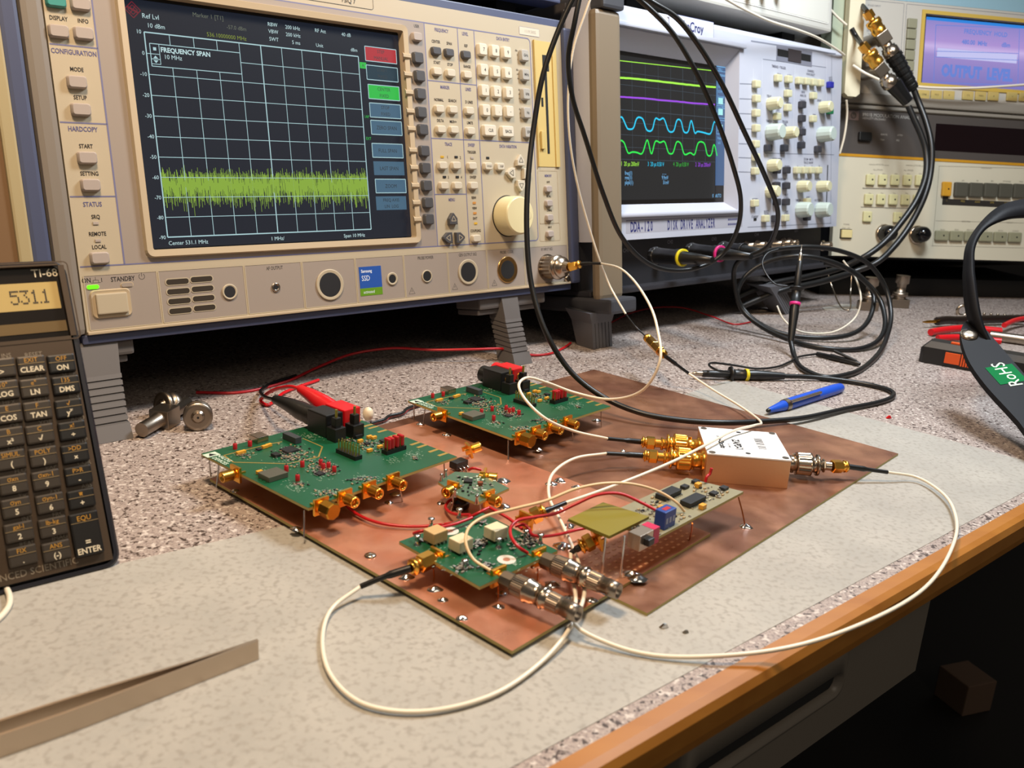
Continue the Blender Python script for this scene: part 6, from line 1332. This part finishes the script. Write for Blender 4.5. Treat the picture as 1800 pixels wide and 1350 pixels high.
g.text('FREQUENCY  HOLD', *AS(1733, 58), 6, -4.6, .9, bold=.03).text('480.00  MHz', *AS(1713, 75), 6, -4.6, .9, bold=.03).text('dBm', *AS(1768, 79), 6, -4.6, .9, bold=.03).text('OUTPUT  LEVEL', *AS(1718, 128), 15, -4.6, .75, bold=.06)
g.use(glow('display_pale', '#C8C8F4', .95)).box(AS(1647, 95)[0], AS(1647, 100)[1], -4.8, AS(1788, 98)[0], AS(1788, 96)[1], -4.65)
g.build('display', None, s2_)
g = G(AGM); FR_ = mat('frame_print', '#6A6A72', .5)
g.use(FR_).rrect(AU(1505, 5)[0], AU(1500, 172)[1], AU(1583, 100)[0], AU(1587, 6)[1], 1, .5, .12).rrect(AU(1595, 8)[0]-1, AU(1578, 175)[1]-1, WD-12, AU(1594, 7)[1], 1, .5, .12)
def gt(t, px, py, h=2.6, m=FR_): u, v = AU(px, py); g.use(m).text(t, u, v, h, .14, .9)
gt('PULSE INPUT', 1537, 10); gt('EXT', 1527, 54); gt('WAVE', 1531, 60); gt('INSTRUMENTS', 1586, -1, 4.4, NAVY)
g.build('panel_print', None, sg)
for i in range(6): u, v = AU(1604-i*1.35, 41+i*18.6, 3); G(AGM).use(mat('khaki_key', '#8F8C74', .45)).box(u-7, v-6.4, 0, u+7, v+6.4, 4, bev=1).build('soft_key', None, sg)
YK = mat('pale_gold_key', '#C2AA66', .45)
for i, px in enumerate((1624, 1646, 1668, 1701.5, 1724, 1746, 1779, 1801, 1823)):
    u, v = AU(px, 166+i*.65, 2); g = G(AGM).use(YK).box(u-8.6, v-6, 0, u+8.6, v+6, 3, bev=1); g.use(INK).text(('CPRB', 'MOD', 'D', 'CTL', 'MENU', 'A', 'V', 'DISP', 'RF')[i], u, v, 2.2, 3.05, .9); g.build('key', None, sg)
WR = mat('cream_rail', '#D8D0B4', .45)
u0 = AU(1497, 80, 26)[0]; v0 = AU(1497, 172, 26)[1]
G(AGM).use(WR).loft([[(u0-11+a, v0+b, 24) for a, b in ((0, 4), (5, 0), (17, 0), (22, 4), (22, 160), (0, 160))], [(u0-11+a, v0+b, 34) for a, b in ((0, 4), (5, 0), (17, 0), (22, 4), (22, 160), (0, 160))]], sm=False).use(WR).box(u0-9, v0+8, 0, u0+9, v0+160, 24).use(mat('green_grey_rail', '#A4AC94', .5)).box(u0-26, v0+8, -6, u0-10, v0+160, 20).build('side_rail', None, sg)

# T connectors with cables on the generator inputs
def tee_stack(label, gpts, tarm, boot0, boot1, W0, rib):
    Pq = lambda p: AG.P(*AG.uv(p[0], p[1], W0), W0)
    a_, b_ = Pq(gpts[0]), Pq(gpts[1]); d = (Pq(boot0)-a_).normalized(); t = thing('coaxial_tee', label, 'connector', Pq(boot0), 'stacked gold and nickel connectors')
    L1 = (b_-a_).length; g = G(); hexnut(g, a_, d, 0, L1*.32, 6.5); g.lathe(a_, d, [(L1*.32, 4), (L1*.42, 4), (L1*.42, 9), (L1*.5, 9.6), (L1*.62, 9.6), (L1*.66, 8.6), (L1*.8, 8.2), (L1*.84, 9.2), (L1, 8.8)], 22, True); g.build('gold_adapter', GOLD, t)
    c_ = Pq(boot0); L2 = (c_-b_).length; xx, yy, zz_ = frame(d)
    G(Matrix(((zz_.x, xx.x, yy.x, b_.x), (zz_.y, xx.y, yy.y, b_.y), (zz_.z, xx.z, yy.z, b_.z), (0, 0, 0, 1)))).box(0, -8, -8, L2*.45, 8, 8, bev=1).build('tee_body', NICKD, t)
    g = G(); g.lathe(b_, d, [(L2*.45, 6.5), (L2*.62, 6.5), (L2*.62, 9), (L2*.7, 9), (L2*.72, 10.2), (L2*.95, 10.6), (L2, 9)], 24, True); g.build('bayonet_plug', NICK, t)
    q = Pq(tarm); G().cyl(b_+d*(L2*.2), AG.P(*AG.uv(tarm[0], tarm[1], 2), 2), 8.5, 8.5, 20).build('side_arm', NICKD, t)
    e_ = Pq(boot1); L3 = (e_-c_).length; pr = []; k = 0
    for i in range(7): pr += [(L3*i/7, 11-i*.55), (L3*(i+.55)/7, 11.2-i*.55), (L3*(i+.6)/7, 10-i*.5), (L3*(i+.95)/7, 10-i*.5)] if rib else [(L3*i/7, 10.8-i*.6)]
    G().lathe(c_, d, pr, 20, False).build('boot', BLACKRUB, t)
    return e_, a_
e1_, a1_ = tee_stack('gold and nickel connector stack with ribbed boot, the upper of two at the signal generator', ((1524, 20), (1546, 58)), (1522, 76), (1570, 97), (1606, 157), 50, True)
e2_, a2_ = tee_stack('gold and nickel connector stack with smooth boot, the lower of two at the signal generator', ((1515, 78), (1540, 116)), (1520, 130), (1570, 147), (1597, 187), 62, False)
D1 = (e1_-CPOS).dot(CF); D2 = (e2_-CPOS).dot(CF)
cable('patch_cable', 'black cable hanging from the upper connector stack down behind the bench coils', 'cable', [e1_, dp(1615, 180, D1), dp(1628, 215, D1-5), dp(1637, 255, D1-10), dp(1636, 300, D1-12), dp(1625, 345, D1-15), dp(1600, 395, D1-15), dp(1570, 435, D1-20), dp(1540, 462, D1-25), dp(1500, 478, D1-20), dp(1440, 496, D1-40), dp(1370, 512, D1-60), dp(1300, 540, D1-60)], 4.0, BLACKRUB, BC, n=10)
cable('patch_cable', 'black cable hanging from the lower connector stack, the inner of the two', 'cable', [e2_, dp(1607, 210, D2), dp(1620, 240, D2), dp(1628, 270, D2), dp(1627, 310, D2-3), dp(1612, 350, D2-5), dp(1585, 390, D2-8), dp(1555, 425, D2-10), dp(1522, 450, D2-12), dp(1480, 470, D2), dp(1420, 486, D2-20), dp(1350, 500, D2-40), dp(1290, 525, D2-50)], 4.0, BLACKRUB, BC, n=10)
cable('patch_cable', 'thin black cable coming down from above into the upper connector stack', 'cable', [dp(1500, -30, D1), dp(1510, 0, D1), a1_], 3, BLACKRUB, BC)
cable('patch_cable', 'short black cable into the lower connector stack', 'cable', [dp(1497, 50, D2), dp(1505, 64, D2), a2_], 3, BLACKRUB, BC)
WHC = 'thin white leads at the back'
cable('test_lead', 'thin white lead sagging across the lilac display', 'cable', [AG.P(*AG.uv(1585, 148, 14), 14), AG.P(*AG.uv(1620, 153, 20), 20), AG.P(*AG.uv(1700, 155, 24), 24), AG.P(*AG.uv(1800, 149, 24), 24), AG.P(*AG.uv(1860, 144, 24), 24)], 1.7, WHITEC, WHC)
cable('test_lead', 'thin white lead draped before the white upper instrument and over the oscilloscope corner', 'cable', [SC.P(*SC.uv(1262, -10, 30), 30), SC.P(*SC.uv(1300, 12, 30), 30), SC.P(*SC.uv(1350, 36, 26), 26), SC.P(*SC.uv(1400, 52, 20), 20), SC.P(*SC.uv(1440, 68, 12), 12), SC.P(*SC.uv(1475, 90, 6), 6), SC.P(*SC.uv(1484, 97, 2), 2)], 1.6, WHITEC, WHC)
cable('test_lead', 'thin white lead hanging between the oscilloscope and the right hand stack', 'cable', [AG.P(*AG.uv(1488, 176, 36), 36), AG.P(*AG.uv(1489, 200, 30), 30), AG.P(*AG.uv(1484, 240, 26), 26), AG.P(*AG.uv(1476, 270, 22), 22)], 1.5, WHITEC, WHC)
cable('test_lead', 'short thin white lead crossing from the white instrument to the cream rail', 'cable', [AG.P(*AG.uv(1456, 12, 36), 36), AG.P(*AG.uv(1470, 28, 36), 36), AG.P(*AG.uv(1488, 44, 36), 36)], 1.6, WHITEC, WHC)
cable('test_lead', 'thin white lead crossing in front of the lower connector stack', 'cable', [AG.P(*AG.uv(1500, 115, 60), 60), AG.P(*AG.uv(1520, 128, 74), 74), AG.P(*AG.uv(1545, 140, 78), 78)], 1.6, WHITEC, WHC)

# ================================================================== pocket calculator
cb = at(216, 994, .5); yawc = .70
def solve_tilt():
    lo, hi = -.2, .9
    for _ in range(40):
        m = (lo+hi)/2; Fc = Face(cb, yawc, m); P = Fc.P(0, 147, 0)-CPOS; y = 675-F_PX*P.dot(CU)/P.dot(CF)
        if y < 455: lo = m
        else: hi = m
    return (lo+hi)/2
CT = solve_tilt(); CA = Face(cb, yawc, CT); CM = CA.M; K = CA.uv
0 and print('calc tilt', CT, 'top right px', [ (900+F_PX*(P-CPOS).dot(CR)/(P-CPOS).dot(CF), 675-F_PX*(P-CPOS).dot(CU)/(P-CPOS).dot(CF)) for P in (CA.P(0, 147), CA.P(0, 0), CA.P(-78, 0))])
ca = thing('calculator', 'dark brown scientific calculator reading 531.1, propped upright at the left edge', 'calculator', cb)
BRN = mat('bronze_faceplate', '#4A3C2E', .42, .35, bump=.1, bscale=1500); BRD = mat('calculator_body', '#1B1B22', .35)
CW, CH = 80.0, 147.0
G(CM).use(BRD).loft([stad(-CW+1, -1, 1, CH-1, 6, -14), stad(-CW, 0, 0, CH, 7, -12), stad(-CW, 0, 0, CH, 7, -2), stad(-CW+1, -1, 1, CH-1, 6, -.7), stad(-CW+2.6, -2.6, 2.6, CH-2.6, 5, -.7), stad(-CW+2.8, -2.8, 2.8, CH-2.8, 5, -7)], sm=False).build('body', None, ca)
lx0, ly0 = K(0, 543); lx1, ly1 = K(104, 500)
g = G(CM).use(BRN); wy0 = K(100, 592)[1]; wy1 = K(100, 466)[1]; wxr = K(122, 520)[0]
frame_plate(g, -CW+1.5, 4, -3.6, CH-2, -CW+8, wy0, wxr, wy1, -7.5, 0); g.rrect(-CW+7, wy0-1.5, wxr+1.5, wy1+1.5, 2, .6, .3); fp = g.build('faceplate', None, ca)
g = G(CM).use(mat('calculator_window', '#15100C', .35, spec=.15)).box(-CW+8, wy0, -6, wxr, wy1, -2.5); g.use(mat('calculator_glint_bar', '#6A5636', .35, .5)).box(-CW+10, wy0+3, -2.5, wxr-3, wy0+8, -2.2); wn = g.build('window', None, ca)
lxr = K(104, 520, -2.4)[0]; ya = K(60, 545, -2.4)[1]; yb = K(60, 497, -2.4)[1]
g = G(CM).use(mat('lcd_amber', '#B29A5C', .3)).box(-CW+12, ya, -2.5, lxr, yb, -2.3)
FONT = {'5': ['11111', '10000', '11110', '00001', '00001', '10001', '01110'], '3': ['11111', '00010', '00100', '00010', '00001', '10001', '01110'], '1': ['00100', '01100', '00100', '00100', '00100', '00100', '01110'], '.': ['00000', '00000', '00000', '00000', '00000', '00000', '00100']}
g.use(INK); cxs = {0: 26, 1: 44, 2: 62, 3: 71.5, 4: 81}
uR = K(85, 521, -2.2)[0]; uL = K(19, 523, -2.2)[0]; pit = (uR-uL)/20.8; vt = K(50, 511.5, -2.2)[1]; vbm = K(50, 533, -2.2)[1]; pv = (vt-vbm)/6
pos = 0
for ch_, x_ in (('5', 0), ('3', 5.6), ('1', 11.1), ('.', 14.3), ('1', 17.3)):
    for r_, row in enumerate(FONT[ch_]):
        for c_, bit in enumerate(row):
            if bit == '1': u = uL+(x_+c_)*pit; v = vt-r_*pv; g.box(u-pit*.42, v-pv*.42, -2.3, u+pit*.42, v+pv*.42, -2.2)
g.build('lcd', None, wn)
g = G(CM); SIL = mat('silver_print', '#8A7E6C', .4); GLD = mat('gold_print_calc', '#B8862E', .4); WHT = mat('ivory_print', '#D8CCB0', .4)
g.use(WHT).text('TI-68', K(78, 479.5, -2.2)[0], K(78, 479.5, -2.2)[1], 3.8, -2.2, .95).build('model_print', None, wn)
g = G(CM); g.use(SIL).text('ADVANCED SCIENTIFIC', K(46, 1006)[0], K(46, 1006)[1], 3.0, .1, .92)
for t, px, py in (('INS', 11, 625), ('RESET', 59, 623), ('BASE', 8, 664), ('RE', 69, 661), ('SCI/E', 121, 657), ('HEX', 16, 707), ('OCT', 72, 701), ('BIN', 130, 696), ('OR', 26, 748), ('XOR', 80, 742), ('AND', 136, 735), ('NOT', 27, 788), ('2\'s', 84, 781), ('HYP', 144, 774), ('FLO', 36, 827), ('EXP', 90, 820), ('COR', 148, 813), ('\u03a3x', 39, 871), ('\u03a3xy', 96, 862), ('ABS', 152, 853), ('INT', 48, 911), ('FRC', 102, 903), ('REAL', 48, 955), ('IMAG', 105, 944)): g.text(t, K(px, py)[0], K(px, py)[1], 2.1, .1, .9)
g.build('legend_print', None, fp)
KB1 = mat('calc_key_brown', '#3A332B', .38, .2); KB2 = mat('calc_key_black', '#161412', .35)
def ck(px, py, top, bot, m=KB1, w_=11.4, h_=8.6, ts=2.4):
    u, v = K(px, py, 3); g = G(CM); g.use(m).box(u-w_/2, v-h_/2, -.5, u+w_/2, v+h_/2, 2.6, bev=.9)
    g.use(mat('key_ridge', '#8E7A58', .35, .4)).box(u-w_/2+.4, v+.55, 2.6, u+w_/2-.4, v+.85, 2.85)
    if top: g.use(GLD).text(top, u, v+h_*.27, ts*.86, 2.68, .92)
    if bot: g.use(WHT).text(bot, u, v-h_*.22, ts, 2.68, .95, bold=.02)
    return g.build('key', None, ca)
rows = [((2, 646, '', '>'), (56, 641, 'EXIT', 'CLEAR'), (109, 638, 'OFF', 'ON')), ((8, 685, '10\u02e3', 'LOG'), (61, 681, 'e\u02e3', 'LN'), (117, 676, '135', 'DMS')), ((14, 727, 'E', 'COS'), (67, 721, 'F', 'TAN'), (122, 717, '\u221a', 'y\u02e3')),
        ((17, 768, 'B', 'x\u00b2'), (71, 762, 'C', '\u221a'), (128, 756, 'x!', '\u00f7')), ((20, 808, 'SIMUL', '('), (77, 802, 'POLY', ')'), (133, 796, '>DD', '\u00d7')), ((24, 851, '\u03c3xn', '8'), (82, 843, '\u03c3xn-1', '9'), (139, 835, 'P>R', '-')),
        ((29, 892, '\u03c3yn', '5'), (89, 884, '\u03c3yn-1', '6'), (144, 876, '\u03c0', '+')), ((34, 935, 'gal-l', '2'), (94, 926, 'lb-kg', '3'), None), ((40, 977, 'FIX', '.'), (100, 968, 'ANS', '(-)'), None)]
for r_, row in enumerate(rows):
    for c_, k_ in enumerate(row):
        if k_: ck(*k_, m=KB2 if c_ == 2 else KB1)
u, v = K(153, 938, 3); g = G(CM); g.use(KB2).box(u-6.1, v-10, -.5, u+6.1, v+10, 2.6, bev=.9).use(mat('key_ridge', '', .3)).box(u-5.7, v+5.4, 2.6, u+5.7, v+5.7, 2.85).use(GLD).text('EQU', u, v+7.4, 2.3, 2.7, .92).use(WHT).text('=', u, v-3.6, 3, 2.7, .95, bold=.02).text('ENTER', u, v-7.4, 2.6, 2.7, .9, bold=.02); g.build('key', None, ca)
G(CM).use(BRD).box(-CW*.7, 60, -70, -CW*.3, 64, -11).build('prop', None, ca) if False else None
p = at(14, 1046, 1); cable('coaxial_cable', 'end of a white cable poking out under the calculator', 'cable', [at(10, 1030, 2), at(17, 1050, 2), at(14, 1068, 1.6), at(-8, 1092, 1.6), at(-40, 1110, 1.6)], 1.3, WHITEC, TC)
